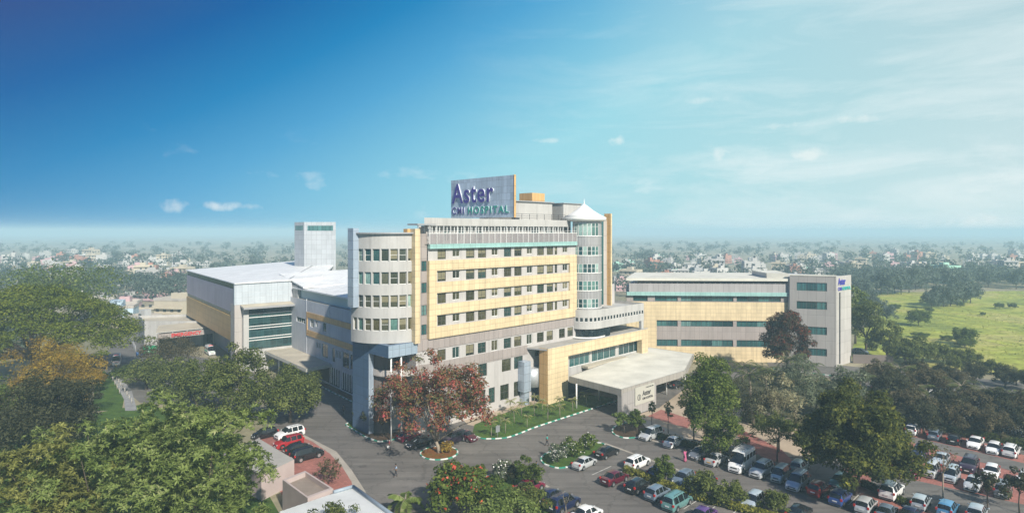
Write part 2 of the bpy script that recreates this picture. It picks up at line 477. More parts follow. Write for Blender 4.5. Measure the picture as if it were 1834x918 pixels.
# ------------------------------------------------------------------ the ground
grass_m = ground_mat('lawn_grass', [(.28, (.085, .085, .025)), (.42, (.042, .082, .014)), (.58, (.065, .115, .018)), (.75, (.10, .135, .028))], .55, 6, bump=.08, finev=.4)
rough_ground = ground_mat('hazed_ground', [(.3, (.16, .16, .09)), (.5, (.27, .24, .16)), (.7, (.36, .31, .23))], .008, .5)  # pale tones paint haze into the ground, so the horizon melts away
field_m = ground_mat('field_grass', [(.30, (.12, .145, .03)), (.42, (.20, .24, .04)), (.52, (.30, .32, .05)), (.60, (.36, .33, .10)), (.70, (.23, .26, .05)), (.8, (.15, .17, .04))], .03, .30, finev=.5)
def asphalt(name, cols, rot):
    M = Mat(name); M.set(Roughness=.85); M.b.inputs['Specular IOR Level'].default_value = .25
    c = M.ramp(M.noise(.10, 8, .62), cols); c = M.mix(1.0, c, M.ramp(M.noise(5, 8, .7), [(.3, (.88,) * 3), (.7, (1.1,) * 3)]), 'MULTIPLY')
    t = M.node('ShaderNodeTexCoord'); mp = M.node('ShaderNodeMapping'); mp.inputs['Rotation'].default_value = (0, 0, math.radians(rot)); mp.inputs['Scale'].default_value = (.045, 1.1, 1)
    M.l.new(t.outputs['Object'], mp.inputs[0]); n = M.node('ShaderNodeTexNoise'); n.inputs['Scale'].default_value = 1.0; n.inputs['Detail'].default_value = 5; n.inputs['Distortion'].default_value = .4; M.l.new(mp.outputs[0], n.inputs['Vector'])
    c = M.mix(1.0, c, M.ramp(n.outputs[0], [(.36, (.80,) * 3), (.52, (1, 1, 1)), (.68, (1.10,) * 3)]), 'MULTIPLY')
    v = M.node('ShaderNodeTexVoronoi', feature='DISTANCE_TO_EDGE'); v.inputs['Scale'].default_value = .16; mp2 = M.node('ShaderNodeMapping'); M.l.new(t.outputs['Object'], mp2.inputs[0])
    wn = M.node('ShaderNodeTexNoise'); wn.inputs['Scale'].default_value = .6; wn.inputs['Detail'].default_value = 6; M.l.new(t.outputs['Object'], wn.inputs['Vector'])
    ad = M.node('ShaderNodeVectorMath', operation='MULTIPLY_ADD'); M.l.new(wn.outputs[1], ad.inputs[0]); ad.inputs[1].default_value = (3, 3, 0); M.l.new(mp2.outputs[0], ad.inputs[2]); M.l.new(ad.outputs[0], v.inputs['Vector'])
    c = M.mix(1.0, c, M.ramp(v.outputs['Distance'], [(.0, (.78,) * 3), (.014, (.84,) * 3), (.022, (1, 1, 1))]), 'MULTIPLY')
    s = M.ramp(M.noise(.55, 4, .5), [(.26, (.62,) * 3), (.36, (1, 1, 1))]); c = M.mix(.8, c, M.mix(1.0, c, s, 'MULTIPLY'))
    M.l.new(c, M.b.inputs['Base Color']); M.bump(M.noise(12, 5), .01); return M.m


asphalt_m = asphalt('asphalt', [(.3, (.122, .110, .101)), (.55, (.155, .141, .129)), (.72, (.195, .178, .163))], 20)
asphalt_old = asphalt('old_asphalt', [(.3, (.125, .117, .108)), (.7, (.18, .168, .155))], 50)
beige_m = ground_mat('beige_paving', [(.3, (.33, .26, .19)), (.7, (.46, .37, .28))], .2, 3, bump=.01, finev=.12)
concrete_m = ground_mat('concrete_strip', [(.3, (.30, .27, .23)), (.7, (.40, .36, .31))], .3, 3, bump=.01, finev=.12)
soil_m = ground_mat('planting_soil', [(.3, (.05, .034, .022)), (.7, (.10, .065, .04))], .5, 4)
redsoil_m = ground_mat('red_planting', [(.3, (.055, .02, .016)), (.7, (.10, .035, .025))], 1.2, 5, bump=.15)
gravel_m = ground_mat('grey_gravel', [(.3, (.20, .20, .21)), (.7, (.32, .32, .32))], .4, 3)
mark_m = plain('worn_white_marking', (.62, .60, .56), .8, var=.45, scale=3)
kerb_w = plain('kerb_white', (.72, .74, .70), .7, var=.2, scale=2)
kerb_g = plain('kerb_green', (.03, .28, .19), .7, var=.25, scale=2)
kerb_c = plain('kerb_concrete', (.40, .37, .33), .85, var=.2, scale=1)
M = Mat('red_pavers'); M.set(Roughness=.85)
uv = M.node('ShaderNodeUVMap'); bt = M.node('ShaderNodeTexBrick'); M.l.new(uv.outputs[0], bt.inputs['Vector'])
for k, v in (('Scale', 1.0), ('Brick Width', .5), ('Row Height', .25), ('Mortar Size', .015), ('Color1', (.40, .15, .12, 1)), ('Color2', (.30, .11, .09, 1)), ('Mortar', (.16, .09, .07, 1))):
    bt.inputs[k].default_value = v
M.l.new(M.mix(1.0, bt.outputs[0], M.ramp(M.noise(.4, 7), [(.3, (.72,) * 3), (.7, (1.12,) * 3)]), 'MULTIPLY'), M.b.inputs['Base Color'])
red_m = M.m


def structure(name, mb, m):
    o = mb.build(name, m); o['kind'] = 'structure'; return o


def smooth_line(pts, step=.5, closed=False):
    P = [Vector(p) for p in pts]; out = []; n = len(P)
    rng = range(n) if closed else range(n - 1)
    for i in rng:
        g = (lambda k: P[k % n]) if closed else (lambda k: P[max(0, min(n - 1, k))])
        a, b, c, d = g(i - 1), g(i), g(i + 1), g(i + 2)
        k = max(2, int((c - b).length / step))
        for q in range(k):
            t = q / k
            out.append(.5 * (2 * b + (c - a) * t + (2 * a - 5 * b + 4 * c - d) * t * t + (3 * b - a - 3 * c + d) * t ** 3))
    if not closed: out.append(P[-1])
    return out


def sheet(name, pts, z, m, curved=False):
    if curved: pts = smooth_line(pts, 1.0, True)
    mb = MB(); ps = [(p[0], p[1], z) for p in pts]
    area = sum(ps[i][0] * ps[(i + 1) % len(ps)][1] - ps[(i + 1) % len(ps)][0] * ps[i][1] for i in range(len(ps)))
    mb.poly(ps if area > 0 else ps[::-1]); return structure(name, mb, m)


def px(*pp): return [G(x, y) for x, y in pp]


def kerb(pts, closed=False, mats=None, seg=.85, w=.2, h=.16):
    ln = smooth_line(pts, .28, closed)
    if closed: ln.append(ln[0])
    mb = MB(); acc = 0; rows = []
    for i, p in enumerate(ln):
        d = (ln[min(i + 1, len(ln) - 1)] - ln[max(0, i - 1)]); d.z = 0; d.normalize(); nn = Vector((-d.y, d.x, 0))
        if i: acc += (ln[i] - ln[i - 1]).length
        a, b = p + nn * w / 2, p - nn * w / 2
        rows.append((acc, [mb.vert((a.x, a.y, 0)), mb.vert((a.x, a.y, h)), mb.vert((b.x, b.y, h)), mb.vert((b.x, b.y, 0))]))
    for (s0, a), (s1, b) in zip(rows, rows[1:]):
        mi = int(((s0 + s1) / 2) / seg) % 2 if (mats is None) else 0
        for k in range(3): mb.face((a[k], b[k], b[k + 1], a[k + 1]), mi)
    return structure('kerb', mb, mats or [kerb_w, kerb_g])


g = MB(); g.poly([(-5600, -60, 0), (5600, -60, 0), (5600, 6000, 0), (-5600, 6000, 0)]); structure('ground', g, rough_ground)
# the forecourt and the drives
sheet('road', [G(470, 760), G(520, 725), G(560, 690), G(600, 672), G(660, 690), Vector((-18, 108, 0)), Vector((8, 118, 0)), Vector((24, 121, 0)), Vector((47, 150, 0)),
               Vector((70, 150, 0)), Vector((100, 118, 0)), Vector((100, 60, 0)), Vector((60, 50, 0)), Vector((0, 52, 0)), Vector((-20, 62, 0)), Vector((-36, 92, 0))], .012, asphalt_m)
sheet('side_road', [G(150, 662), G(215, 690), G(250, 720), G(400, 735), G(500, 700), G(440, 655), G(300, 628), G(262, 612), G(240, 578), G(222, 578), G(215, 600), G(190, 632)], .018, asphalt_old)
sheet('field', [Vector((88, 160, 0)), Vector((122, 134, 0)), Vector((260, 108, 0)), Vector((620, 300, 0)), Vector((560, 345, 0)), Vector((330, 345, 0)), Vector((182, 330, 0)), Vector((150, 250, 0)), Vector((110, 196, 0))], .04, field_m)
sheet('lawn', [G(165, 735), G(170, 690), G(186, 662), G(204, 680), G(222, 715), G(218, 735)], .024, grass_m)
sheet('gravel_path', [G(186, 662), G(204, 680), G(222, 715), G(224, 735), G(246, 735), G(236, 700), G(214, 672), G(200, 656)], .03, gravel_m)
sheet('lawn', [Vector((-30, 48, 0)), Vector((-75, 50, 0)), Vector((-95, 90, 0)), Vector((-70, 118, 0)), Vector((-44, 98, 0)), Vector((-26, 70, 0))], .006, grass_m)
# before the facade
sheet('pavement', [G(838, 760), G(905, 775), G(1000, 742), G(1000, 714), G(955, 712), G(880, 738), G(830, 752)], .028, beige_m)
LAWN = px((846, 776), (858, 783), (871, 785), (905, 783.5), (932, 775), (960, 764), (1030, 741), (1095, 720), (1098, 712), (1050, 706), (1000, 718), (958, 722.5), (880, 747), (850, 760))
sheet('lawn', LAWN, .05, grass_m)
kerb(px((846, 777), (858, 783.6), (871, 785.7), (905, 784), (932, 775.6), (960, 764.6), (1030, 741.6), (1095, 720.6), (1118, 712)))
BED = px((619.9, 761), (650, 779.5), (678.7, 790), (710, 784.7), (716, 776), (690, 760), (655, 748), (630, 752))
sheet('planting_bed', BED, .05, soil_m)
sheet('lawn', px((620.5, 761), (640, 773), (655, 766), (640, 752), (630, 752)), .056, grass_m)
kerb(px((716, 782), (710, 785.4), (696, 789), (678.7, 790.6), (664, 786), (650, 780), (634, 770), (619.9, 761.4), (624, 757)))
RB = G(786.4, 811)
circ = [RB + Vector((math.cos(a), math.sin(a), 0)) * 2.75 for a in [k * math.pi / 16 for k in range(32)]]
sheet('roundabout_bed', circ, .10, ground_mat('orange_ground_cover', [(.3, (.12, .045, .018)), (.5, (.20, .08, .02)), (.7, (.07, .09, .02))], 1.2, 5, bump=.2))
kerb(circ, True)
ISL = px((969.7, 822), (974, 829), (981.6, 833), (1001, 837.5), (1020, 834.5), (1050, 818), (1085, 801), (1077.5, 794.4), (1040, 792), (1003, 803), (978, 813))
sheet('lawn', ISL, .08, grass_m)
kerb(px((1085, 800), (1077.5, 794), (1040, 791.5), (1003, 802.5), (978, 812.5), (969, 821), (973, 829.6), (981.6, 833.6), (1001, 838.2), (1022, 835)))
ISB = px((1097, 772), (1102, 778.5), (1119.6, 783.6), (1143, 782.5), (1158, 768), (1150, 757), (1128, 756), (1104, 763))
sheet('planting_bed', ISB, .08, soil_m)
kerb(px((1128, 755.6), (1104, 762.6), (1096.5, 771), (1102, 779), (1119.6, 784.2), (1145, 783)))
ISC = px((862, 858), (880, 851), (905, 846), (935, 850), (960, 860), (985, 885), (1000, 905), (1010, 930), (870, 935), (845, 905), (848, 880))
sheet('lawn', ISC, .08, grass_m)
kerb(px((848, 884), (862, 858.5), (880, 850.6), (905, 845.6), (935, 849.6), (962, 860)), mats=[kerb_c])
# plaza beyond the canopy
sheet('plaza', [G(1150, 772), G(1112, 752), G(1180, 730), G(1235, 690), G(1300, 700), G(1440, 770), G(1470, 812), G(1390, 820), G(1330, 800)], .03, beige_m)
sheet('red_paving', px((1160, 745), (1184, 733), (1243, 752), (1231, 767)), .036, red_m)
sheet('red_paving', px((1316, 775), (1335, 772), (1400, 805), (1425, 830), (1380, 826), (1345, 806)), .036, red_m)
sheet('walkway', px((1112, 752), (1140, 744), (1300, 812), (1280, 812), (1150, 772)), .042, concrete_m)
# left: red bays and the concrete strip beside the drive
sheet('concrete_strip', px((530, 772), (546, 778.8), (602.4, 807.9), (629.6, 840.9), (654.8, 879.6), (660, 905), (640, 905), (629.6, 862.2), (614, 837), (590.8, 811.8), (559.8, 790.4), (530, 778)), .024, concrete_m)
sheet('red_paving', px((530, 778), (559.8, 790.4), (590.8, 811.8), (614, 837), (629.6, 862.2), (640, 905), (520, 905), (480, 850), (455, 790), (480, 766)), .03, red_m)
# right: red bays, grey lanes
sheet('red_paving', [G(1610, 768), G(1640, 755), Vector((80, 78, 0)), Vector((96, 62, 0)), Vector((64, 48, 0)), G(1560, 905), G(1500, 850), G(1560, 800)], .024, red_m)
sheet('parking_lane', [G(1600, 773.5), G(1630, 780.5), G(1834, 829), G(1990, 868), G(1990, 893), G(1834, 849), G(1630, 791), G(1585, 779)], .03, asphalt_old)
sheet('parking_lane', [G(1560, 842), G(1628, 857), G(1834, 903), G(1980, 940), G(1980, 1010), G(1700, 930), G(1560, 868)], .03, asphalt_old)
# bay strips by the rows, a lighter old paving
for a, b in (((1150, 782), (1520, 903)), ((1082, 793), (1300, 872)), ((965, 862), (1075, 925))):
    p, q = G(*a), G(*b); d = (q - p).normalized(); nn = Vector((-d.y, d.x, 0))
    sheet('bay_strip', [p - nn * .2, q - nn * .2, q + nn * .25, p + nn * .25], .022, concrete_m)
mk = MB()
for k in range(12):
    p = G(1150, 782) + (G(1520, 903) - G(1150, 782)) * (k / 11.0)
    for s in (.0,):
        d = Vector((.707, .707, 0)); w = Vector((.707, -.707, 0)) * .05
        a, b = p, p + d * 4.6
        mk.poly([(a.x - w.x, a.y - w.y, .026), (a.x + w.x, a.y + w.y, .026), (b.x + w.x, b.y + w.y, .026), (b.x - w.x, b.y - w.y, .026)])
for k in range(9):
    p = G(1060, 850) + (G(1290, 935) - G(1060, 850)) * (k / 8.0)
    d = Vector((.707, .707, 0)); w = Vector((.707, -.707, 0)) * .05; a, b = p, p + d * 4.4
    mk.poly([(a.x - w.x, a.y - w.y, .026), (a.x + w.x, a.y + w.y, .026), (b.x + w.x, b.y + w.y, .026), (b.x - w.x, b.y - w.y, .026)])
structure('parking_markings', mk, mark_m)
sheet('back_road', [Vector((62, 148, 0)), Vector((150, 88, 0)), Vector((160, 96, 0)), Vector((150, 112, 0)), Vector((66, 160, 0))], .026, asphalt_old)
sheet('forecourt_paving', [G(1234, 700), G(1300, 700), G(1440, 770), G(1834, 780), Vector((105, 95, 0)), Vector((62, 148, 0))], .02, ground_mat('dark_soil', [(.3, (.04, .05, .02)), (.7, (.08, .075, .04))], .2, 2))  # sheet of dark green-brown soil
kerb([Vector((62, 148, 0)), Vector((100, 122, 0)), Vector((150, 88, 0))])
sheet('planting_bed', px((572, 690), (597, 703), (632, 720), (640, 700), (600, 682)), .05, redsoil_m)
kerb(px((572, 690), (597, 703), (632, 720)))

# ------------------------------------------------------------------ the main hospital block
K = math.sqrt(.5)
P0 = Vector((-13.9, 101.8, 0)); ROT = math.radians(45)


def Wp(a, b, z=0): return Vector((P0.x + K * (a - b), P0.y + K * (a + b), z))


def fa(pxx, b=0.0):
    r = (pxx - CXP) / FPX
    return (r * P0.y + r * K * b - P0.x + K * b) / (K * (1 - r))


def fz(pxx, py, b=0.0):
    a = fa(pxx, b); return zat(py, P0.y + K * (a + b))


hosp = thing('hospital_block', 'tall white and yellow hospital block with a rounded corner and rows of windows', 'hospital building', P0, ROT)
flat = lambda b: (lambda s, d, z: (s, b + d, z))


def add(name, fn, m, parent=hosp):
    mb = MB(); fn(mb); return mb.build(name, m, parent)


A1 = fa(1031)     # right end of the facade
# body behind the facade (its flanks and back)
add('rear_wall', lambda b: (b.prism([(-2.5, .8), (38.4, .8), (38.4, 22), (-1.1, 22), (-9.6, 7.6), (-2.5, 7.6)], 15.12, 30.75),
                            b.prism([(-2.3, .8), (38.4, .8), (38.4, 22), (-.9, 22), (-6.8, 11.4), (-2.3, 11.4)], 0, 15.05)), grey_wall)
SILL = [17.12, 20.84, 24.56, 28.28]; WH = 1.72
UP = [(784, 799, 2), (811, 824, 2), (835, 850, 2), (856.5, 871, 2), (881, 892.5, 2), (903, 916, 2), (921.5, 934.5, 2), (944, 954, 2), (962.5, 974.6, 2), (979.7, 991, 2), (994, 998.3, 1), (1008, 1017, 2)]
mid_holes = []
for i, sill in enumerate(SILL):
    for (p, q, n) in UP:
        a, b = fa(p, .0), fa(q, .0); nar = n == 2 and (q - p) / (1 - (p - 766) * .0008) < 13.5
        mid_holes.append((a, b, sill + (.35 if nar else 0), sill + WH, n))
add('facade_wall', lambda b: wall(b, flat(0.05), 0, A1, 15.1, 30.2, mid_holes, .22), white_wall)
for a, b, c, d, n in mid_holes:
    window(hosp, ((a + b) / 2, .2, c), 0, b - a, d - c, n, 1, frame_white if d - c < 1.6 else bronze, glass_a, trans=(.45,) if d - c > 1.6 else None)
xl, xr = fa(783), fa(1020, -.2)


def clad(b):
    holes = [(xl - .3, xr, s - .12, s + WH + .12) for s in SILL[:3]]
    wall(b, flat(-.32), 0, A1, 15.15, 28.1, holes, .36)
    b.poly([(0, -.32, 15.15), (0, -.32, 28.1), (0, .6, 28.1), (0, .6, 15.15)])
    b.poly([(A1, -.32, 28.1), (A1, -.32, 15.15), (A1, .6, 15.15), (A1, .6, 28.1)])
    b.poly([(0, -.32, 28.1), (A1, -.32, 28.1), (A1, .1, 28.1), (0, .1, 28.1)])
    b.poly([(0, .1, 15.15), (A1, .1, 15.15), (A1, -.32, 15.15), (0, -.32, 15.15)])


add('cream_cladding', clad, cream)
add('parapet_band', lambda b: b.box(-.05, A1 - .1, -.55, .1, 30.1, 30.85), teal_panel)
# strip with narrow windows between the fin and the cladding
XS0 = fa(753, .3)
sh = [(fa(754.7, .3), fa(765, .3) - .1, z0, z1) for z0, z1 in ((26.4, 28.1), (22.8, 24.5), (19.1, 20.8), (15.9, 17.6))]
add('stair_wall', lambda b: (wall(b, flat(.3), -2.6, .02, 13.3, 32.6, sh, .2), b.poly([(-2.6, .3, 32.6), (.02, .3, 32.6), (.02, 3.0, 32.6), (-2.6, 3, 32.6)]),
                             b.poly([(.02, .3, 30.6), (.02, 3.0, 30.6), (.02, 3.0, 32.6), (.02, .3, 32.6)])), taupe)
for a, b, c, d in sh: window(hosp, ((a + b) / 2, .45, c), 0, b - a, d - c, 2, 1, dark_metal, glass_teal, trans=(.45,))
add('fin', lambda b: b.box(fa(743.5, -.9), fa(752.5, -.9), -.9, 1.6, 14.9, 33.4), cream)
add('fin', lambda b: b.box(fa(743.5, -.9) - .5, fa(743.5, -.9) - .003, .5, 1.6, 31.8, 33.4), orange_c)  # orange block paints the shaded left face of the cream fin
# lower storeys
low_holes = []
for (p, q, n) in UP[:9] + [(979.7, 991, 2), (1002, 1012.5, 2), (1017, 1027, 2)]:
    low_holes.append((fa(p), fa(q), 11.15, 13.05, n))
for (p, q) in ((790, 806), (857, 873), (899.6, 915.7), (921.4, 937)): low_holes.append((fa(p), fa(q), 6.9, 9.2, 2))
for (p, q) in ((800, 815), (828, 845), (860, 870), (876, 887), (896.7, 912), (921, 933.6)): low_holes.append((fa(p), fa(q), 1.7, 4.5, 2))
add('lower_wall', lambda b: (wall(b, flat(.1), -2.4, A1 + .6, 0, 13.3, low_holes, .25), b.poly([(-2.4, 7, 0), (-2.4, .1, 0), (-2.4, .1, 13.3), (-2.4, 7, 13.3)])), white_wall)
for a, b, c, d, n in low_holes:
    nar = (b - a) < 1.7 and d > 10
    window(hosp, ((a + b) / 2, .28, c), 0, b - a, d - c, n, 1, frame_white if nar else bronze, glass_a, trans=None if nar else (.5,))
add('grey_band', lambda b: b.box(-2.42, A1 + .5, .02, .6, 13.3, 15.12), taupe)
add('grey_band', lambda b: b.box(-2.42, fa(945), .02, .3, 9.3, 11.05), taupe)
add('plinth', lambda b: b.box(-2.42, fa(940), -.05, .3, 0, .5), taupe_light)

# rounded corner
DC = (-2.58, 7.2); DR = 7.2


def arc(c, R, a0):
    def P(s, d, z):
        a = a0 + s / R; return (c[0] + (R - d) * math.cos(a), c[1] + (R - d) * math.sin(a), z)
    return P


PD = arc(DC, DR, math.pi); SD = DR * math.pi / 2
dh = []
for phi in (39, 27.5, 16, 4.5, -7, -18.5, -30, -41):
    s = DR * math.radians(phi + 45); w = .60
    for z in (17.1, 20.8, 24.5, 28.2): dh.append((max(.05, s - w), min(SD - .05, s + w), z, z + 2.0))
add('rounded_corner_wall', lambda b: (wall(b, PD, 0, SD, 15.1, 32.6, dh, .4, .45),
                                      b.poly([(-9.78, 7.2, 15.1), (-9.78, 7.2, 32.6), (-9.78, 7.75, 32.6), (-9.78, 7.75, 15.1)])), bright_wall)
add('rounded_corner_floor', lambda b: b.poly([PD(SD * k / 16, 0, 15.1) for k in range(16, -1, -1)] + [(DC[0], DC[1], 15.1)]), grey_wall)
for a, b, c, d in dh:
    s = (a + b) / 2; ang = math.pi + s / DR
    window(hosp, PD(s, .32, c), ang + math.pi / 2, b - a + .04, d - c, 1, 1, frame_white, glass_a if RND.random() < .7 else glass_bright, trans=(.5,) if RND.random() < .4 else None)
rim = [PD(SD * k / 20, -.5, 0) for k in range(21)]
add('rounded_corner_roof', lambda b: b.prism([(p[0], p[1]) for p in rim] + [(-2.0, 7.7), (-9.9, 7.7)], 32.6, 32.82), steel)
add('corner_pylon', lambda b: b.box(-10.6, -9.59, 5.7, 7.4, 20.8, 33.5), silver_panel)
# porch below the corner: blue side wall and beams, white posts, curved balcony
add('porch_wall', lambda b: b.box(-8.0, -7.07, 5.35, 10.3, 0, 13.2), blue_panel)
add('porch_beam', lambda b: (b.box(-8.0, -7.07, -.35, 10.3, 13.2, 15.08), b.box(-7.066, -2.45, -.35, .6, 13.202, 15.078)), blue_panel)
add('porch_lit_front', lambda b: b.box(-7.99, -2.46, -.40, -.353, 13.21, 15.07), panel('porch_lit_blue', (.42, .52, .62), 1.2, 2.4, joint=.5, rough=.3, metal=.3))  # thin lighter sheet paints the blue beam's front as sunlit
add('porch_lit_end', lambda b: b.box(-7.99, -7.08, 5.30, 5.347, 0, 13.19), silver_panel)  # thin lighter sheet paints the blue wall's end face as sunlit
for p in (700.5, 718.5):
    add('porch_post', lambda b: b.tube([(fa(p, .1), .1, 0), (fa(p, .1), .1, 13.2)], .13, 10), white_paint)
PI_ = arc(DC, 4.6, math.pi)
add('porch_recess_wall', lambda b: wall(b, PI_, 0, 4.6 * math.pi / 2, 0, 15.1, [(5.0, 6.4, 10.9, 12.4)], .2, .4), brown_wall)
window(hosp, PI_(5.7, .12, 10.9), math.pi * 1.5, 1.4, 1.5, 1, 1, dark_metal, glass_dark)
BC = (-2.1, 5.4); PB = arc(BC, 5.1, math.pi)
add('balcony', lambda b: (wall(b, PB, 0, 8.0, 9.5, 10.55, (), .2, .4), wall(b, arc(BC, 4.92, math.pi), 0, 7.72, 9.5, 10.55, (), .2, .4),
                          b.poly([PB(8.0 * k / 16, 0, 10.55) for k in range(17)] + [arc(BC, 4.92, math.pi)(7.72 * k / 16, 0, 10.55) for k in range(16, -1, -1)]),
                          b.poly([PB(8.0 * k / 16, 0, 9.5) for k in range(16, -1, -1)] + [(BC[0], BC[1], 9.5)])), taupe_light)
window(hosp, (-6.9, 6.6, 9.9), 0, 1.5, 2.0, 2, 1, dark_metal, glass_dark)
add('porch_side_ledge', lambda b: b.box(-7.06, -5.6, 5.6, 6.6, 11.6, 11.95), orange_c)
add('porch_inner_wall', lambda b: b.box(-7.066, -6.9, 6.0, 9.5, 0, 13.18), grey_wall)

# top storey behind the roof terrace
tw = [(fa(p, 3), fa(q, 3), 31.3, 33.3) for p, q in ((795, 805), (820.5, 831), (852, 864), (952, 966), (978, 992))]
add('top_storey_wall', lambda b: (wall(b, flat(3.0), .3, A1 + 2, 30.8, 33.95, tw, .2), b.poly([(17.7, 22, 30.8), (.3, 3, 30.8), (.3, 3, 33.95), (17.7, 22, 33.95)]),
                                  ), white_wall)
for a, b, c, d in tw: window(hosp, ((a + b) / 2, 3.12, c), 0, b - a, d - c, 2, 1, frame_white, glass_teal)
add('terrace_floor', lambda b: b.poly([(-.5, .1, 30.86), (A1, .1, 30.86), (A1, 3, 30.86), (-.5, 3, 30.86)]), roof_grey)
add('roof_slab', lambda b: b.prism([(.4, 1.6), (A1 + .3, 1.6), (A1 + .3, 22), (18.5, 22)], 33.95, 35.3, 0, 1), [bright_wall, roof_grey])


def louvre(b):
    x = -.2
    while x < A1 - .3:
        b.box(x, x + .13, -.42, -.32, 30.87, 32.6); x += .24


add('terrace_screen', louvre, panel('screen_grey', (.36, .33, .33), 1.45, 9, joint=.8))
add('terrace_rail', lambda b: (b.box(-.25, A1 - .2, -.46, -.28, 32.6, 32.7), b.box(-.25, A1 - .2, -.40, -.34, 33.0, 33.05),
                               [b.box(x, x + .07, -.44, -.30, 30.87, 33.9) for x in [k * 1.48 for k in range(int(A1 / 1.48) + 1)]]), frame_white)
add('pergola', lambda b: (b.box(-2.6, 1.2, -.6, 2.2, 34.0, 34.25), b.box(-2.3, -2.2, -.3, -.2, 32.6, 34.0), b.box(.2, .3, -.3, -.2, 30.9, 34.0)), steel)
add('roof_screen_posts', lambda b: [b.box(x, x + .12, 1.9, 2.02, 30.87, 33.95) for x in [.6 + k * .82 for k in range(int((A1 - 1) / .82))]], frame_white)

# rooms on the roof
xp0, xp1 = fa(918, 6), fa(989, 6)
add('roof_room', lambda b: b.prism([(xp0, 6), (xp1, 6), (xp1, 16), (xp0, 16)], 35.3, 39.1, 0, 1), [bright_wall, roof_white])
xq0, xq1 = fa(1009, 4.2), fa(1041, 4.2)
add('roof_room', lambda b: b.prism([(xq0, 4.2), (xq1, 4.2), (xq1, 15), (xq0, 15)], 35.3, 39.0, 0, 1), [bright_wall, steel])
add('roof_room_eave', lambda b: (b.box(xp0 - .3, xp1 + .3, 5.6, 16.3, 39.1, 39.28), b.box(xq0 - .2, xq1 + .2, 3.9, 15.2, 39.003, 39.15)), steel)
xc = fa(953, 12)
add('roof_chimney', lambda b: b.box(xc, xc + 4.2, 12, 16, 39.28, 41.6), orange_c)


def rail(b):
    x0, x1 = fa(921, 2.1), fa(1013, 2.1)
    for z in (35.6, 36.0, 36.4): b.box(x0, x1, 2.1, 2.16, z, z + .06)
    x = x0
    while x < x1: b.box(x, x + .06, 2.17, 2.23, 35.3, 36.46); x += 2.2


add('roof_railing', rail, dark_metal)

# round stair turret
TC = (42.2, .6); TR = 3.7
PT = arc(TC, TR, math.pi); TL_ = TR * math.radians(185)
rows = [(32.05, 34.75), (27.95, 29.85), (24.3, 26.2), (20.6, 22.6), (16.95, 18.85)]
th = []
for phi0 in range(7):
    ang = 186 + 14.6 * phi0
    if phi0 == 6: continue
    s = TR * math.radians(ang + 6 - 180)
    for z0, z1 in rows: th.append((s - .43, s + .43, z0, z1))
add('turret_wall', lambda b: wall(b, PT, 0, TL_, 15.0, 35.4, th, .15, .3), ribbed)
for i, (a, b, c, d) in enumerate(th):
    s = (a + b) / 2; ang = math.pi + s / TR
    window(hosp, PT(s, .08, c), ang + math.pi / 2, b - a + .04, d - c, 1, 2 if d - c < 2.3 else 1, frame_white, glass_bright if d > 34 or RND.random() < .4 else glass_teal, fr=.07,
           trans=(.72,) if d - c > 2.3 else None)
add('turret_sills', lambda b: [b.lathe([(TR + .1, z - .12), (TR + .1, z - .02)], 40, c=TC) for z, _ in rows], white_paint)
add('turret_return', lambda b: (b.box(44.9, fa(1087, -.6), -.6, 6, 16.6, 35.5)), taupe_light)
add('turret_glass_slot', lambda b: b.box(fa(1077, -.65), fa(1081, -.65), -.65, -.603, 17, 35.3), glass_teal)
xt = fa(1093.5, -1.6)
add('fin', lambda b: b.box(xt, xt + .45, -1.6, .1, 16.7, 36.9), orange_c)  # orange body paints the fin's left face as shaded
add('fin_lit_front', lambda b: b.box(xt - .01, xt + .46, -1.66, -1.603, 16.7, 36.9), cream)  # cream sheet paints the fin's narrow front as lit
add('turret_eave', lambda b: b.lathe([(3.9, 35.1), (4.65, 35.35), (4.75, 35.9), (4.6, 36.0)], 40, c=TC), white_paint)
add('turret_roof', lambda b: b.lathe([(4.62, 35.98), (3.3, 36.62), (2.0, 37.45), (.9, 38.3), (.16, 38.85), (.09, 39.0), (.05, 39.7), (.01, 40.0)], 40, c=TC), white_paint)

# podium wing with a row of small square windows
P2 = arc(TC, 4.2, math.pi); LA = 4.2 * math.pi / 2
sqh = [(s - .36, s + .36, 14.15, 15.0) for s in [1.2 + k * 1.02 for k in range(6)]]
PFR = TC[1] - 4.2
add('podium_drum', lambda b: (wall(b, P2, 0, LA, 12.6, 16.6, sqh, .2, .35), b.poly([P2(LA * k / 16, 0, 16.6) for k in range(17)] + [TC + (16.6,)]),
                              b.poly([P2(LA * k / 16, 0, 12.6) for k in range(16, -1, -1)] + [TC + (12.6,)])), bright_wall)
for a, b, c, d in sqh:
    s = (a + b) / 2; window(hosp, P2(s, .1, c), math.pi + s / 4.2 + math.pi / 2, .72, .85, 1, 1, frame_white, glass_dark, fr=.05)
sq2 = [(x, x + .74, 14.15, 15.0) for x in [TC[0] + .5 + k * 1.09 for k in range(15)]]
XE = 58.8


def podium(b):
    wall(b, flat(PFR), TC[0], XE, 12.6, 16.6, sq2, .2)
    b.poly([(XE, PFR, 12.6), (XE, 8, 12.6), (XE, 8, 16.6), (XE, PFR, 16.6)])
    b.box(TC[0], XE - .01, PFR + .3, 8, 15.6, 16.0)
    b.poly([(TC[0], 8, 12.6), (XE, 8, 12.6), (XE, PFR, 12.6), (TC[0], PFR, 12.6)])
    b.box(XE - .9, XE - .02, PFR + .05, PFR + .7, 10.7, 12.6); b.box(XE - .9, XE - .02, 5, 6, 10.7, 12.6)


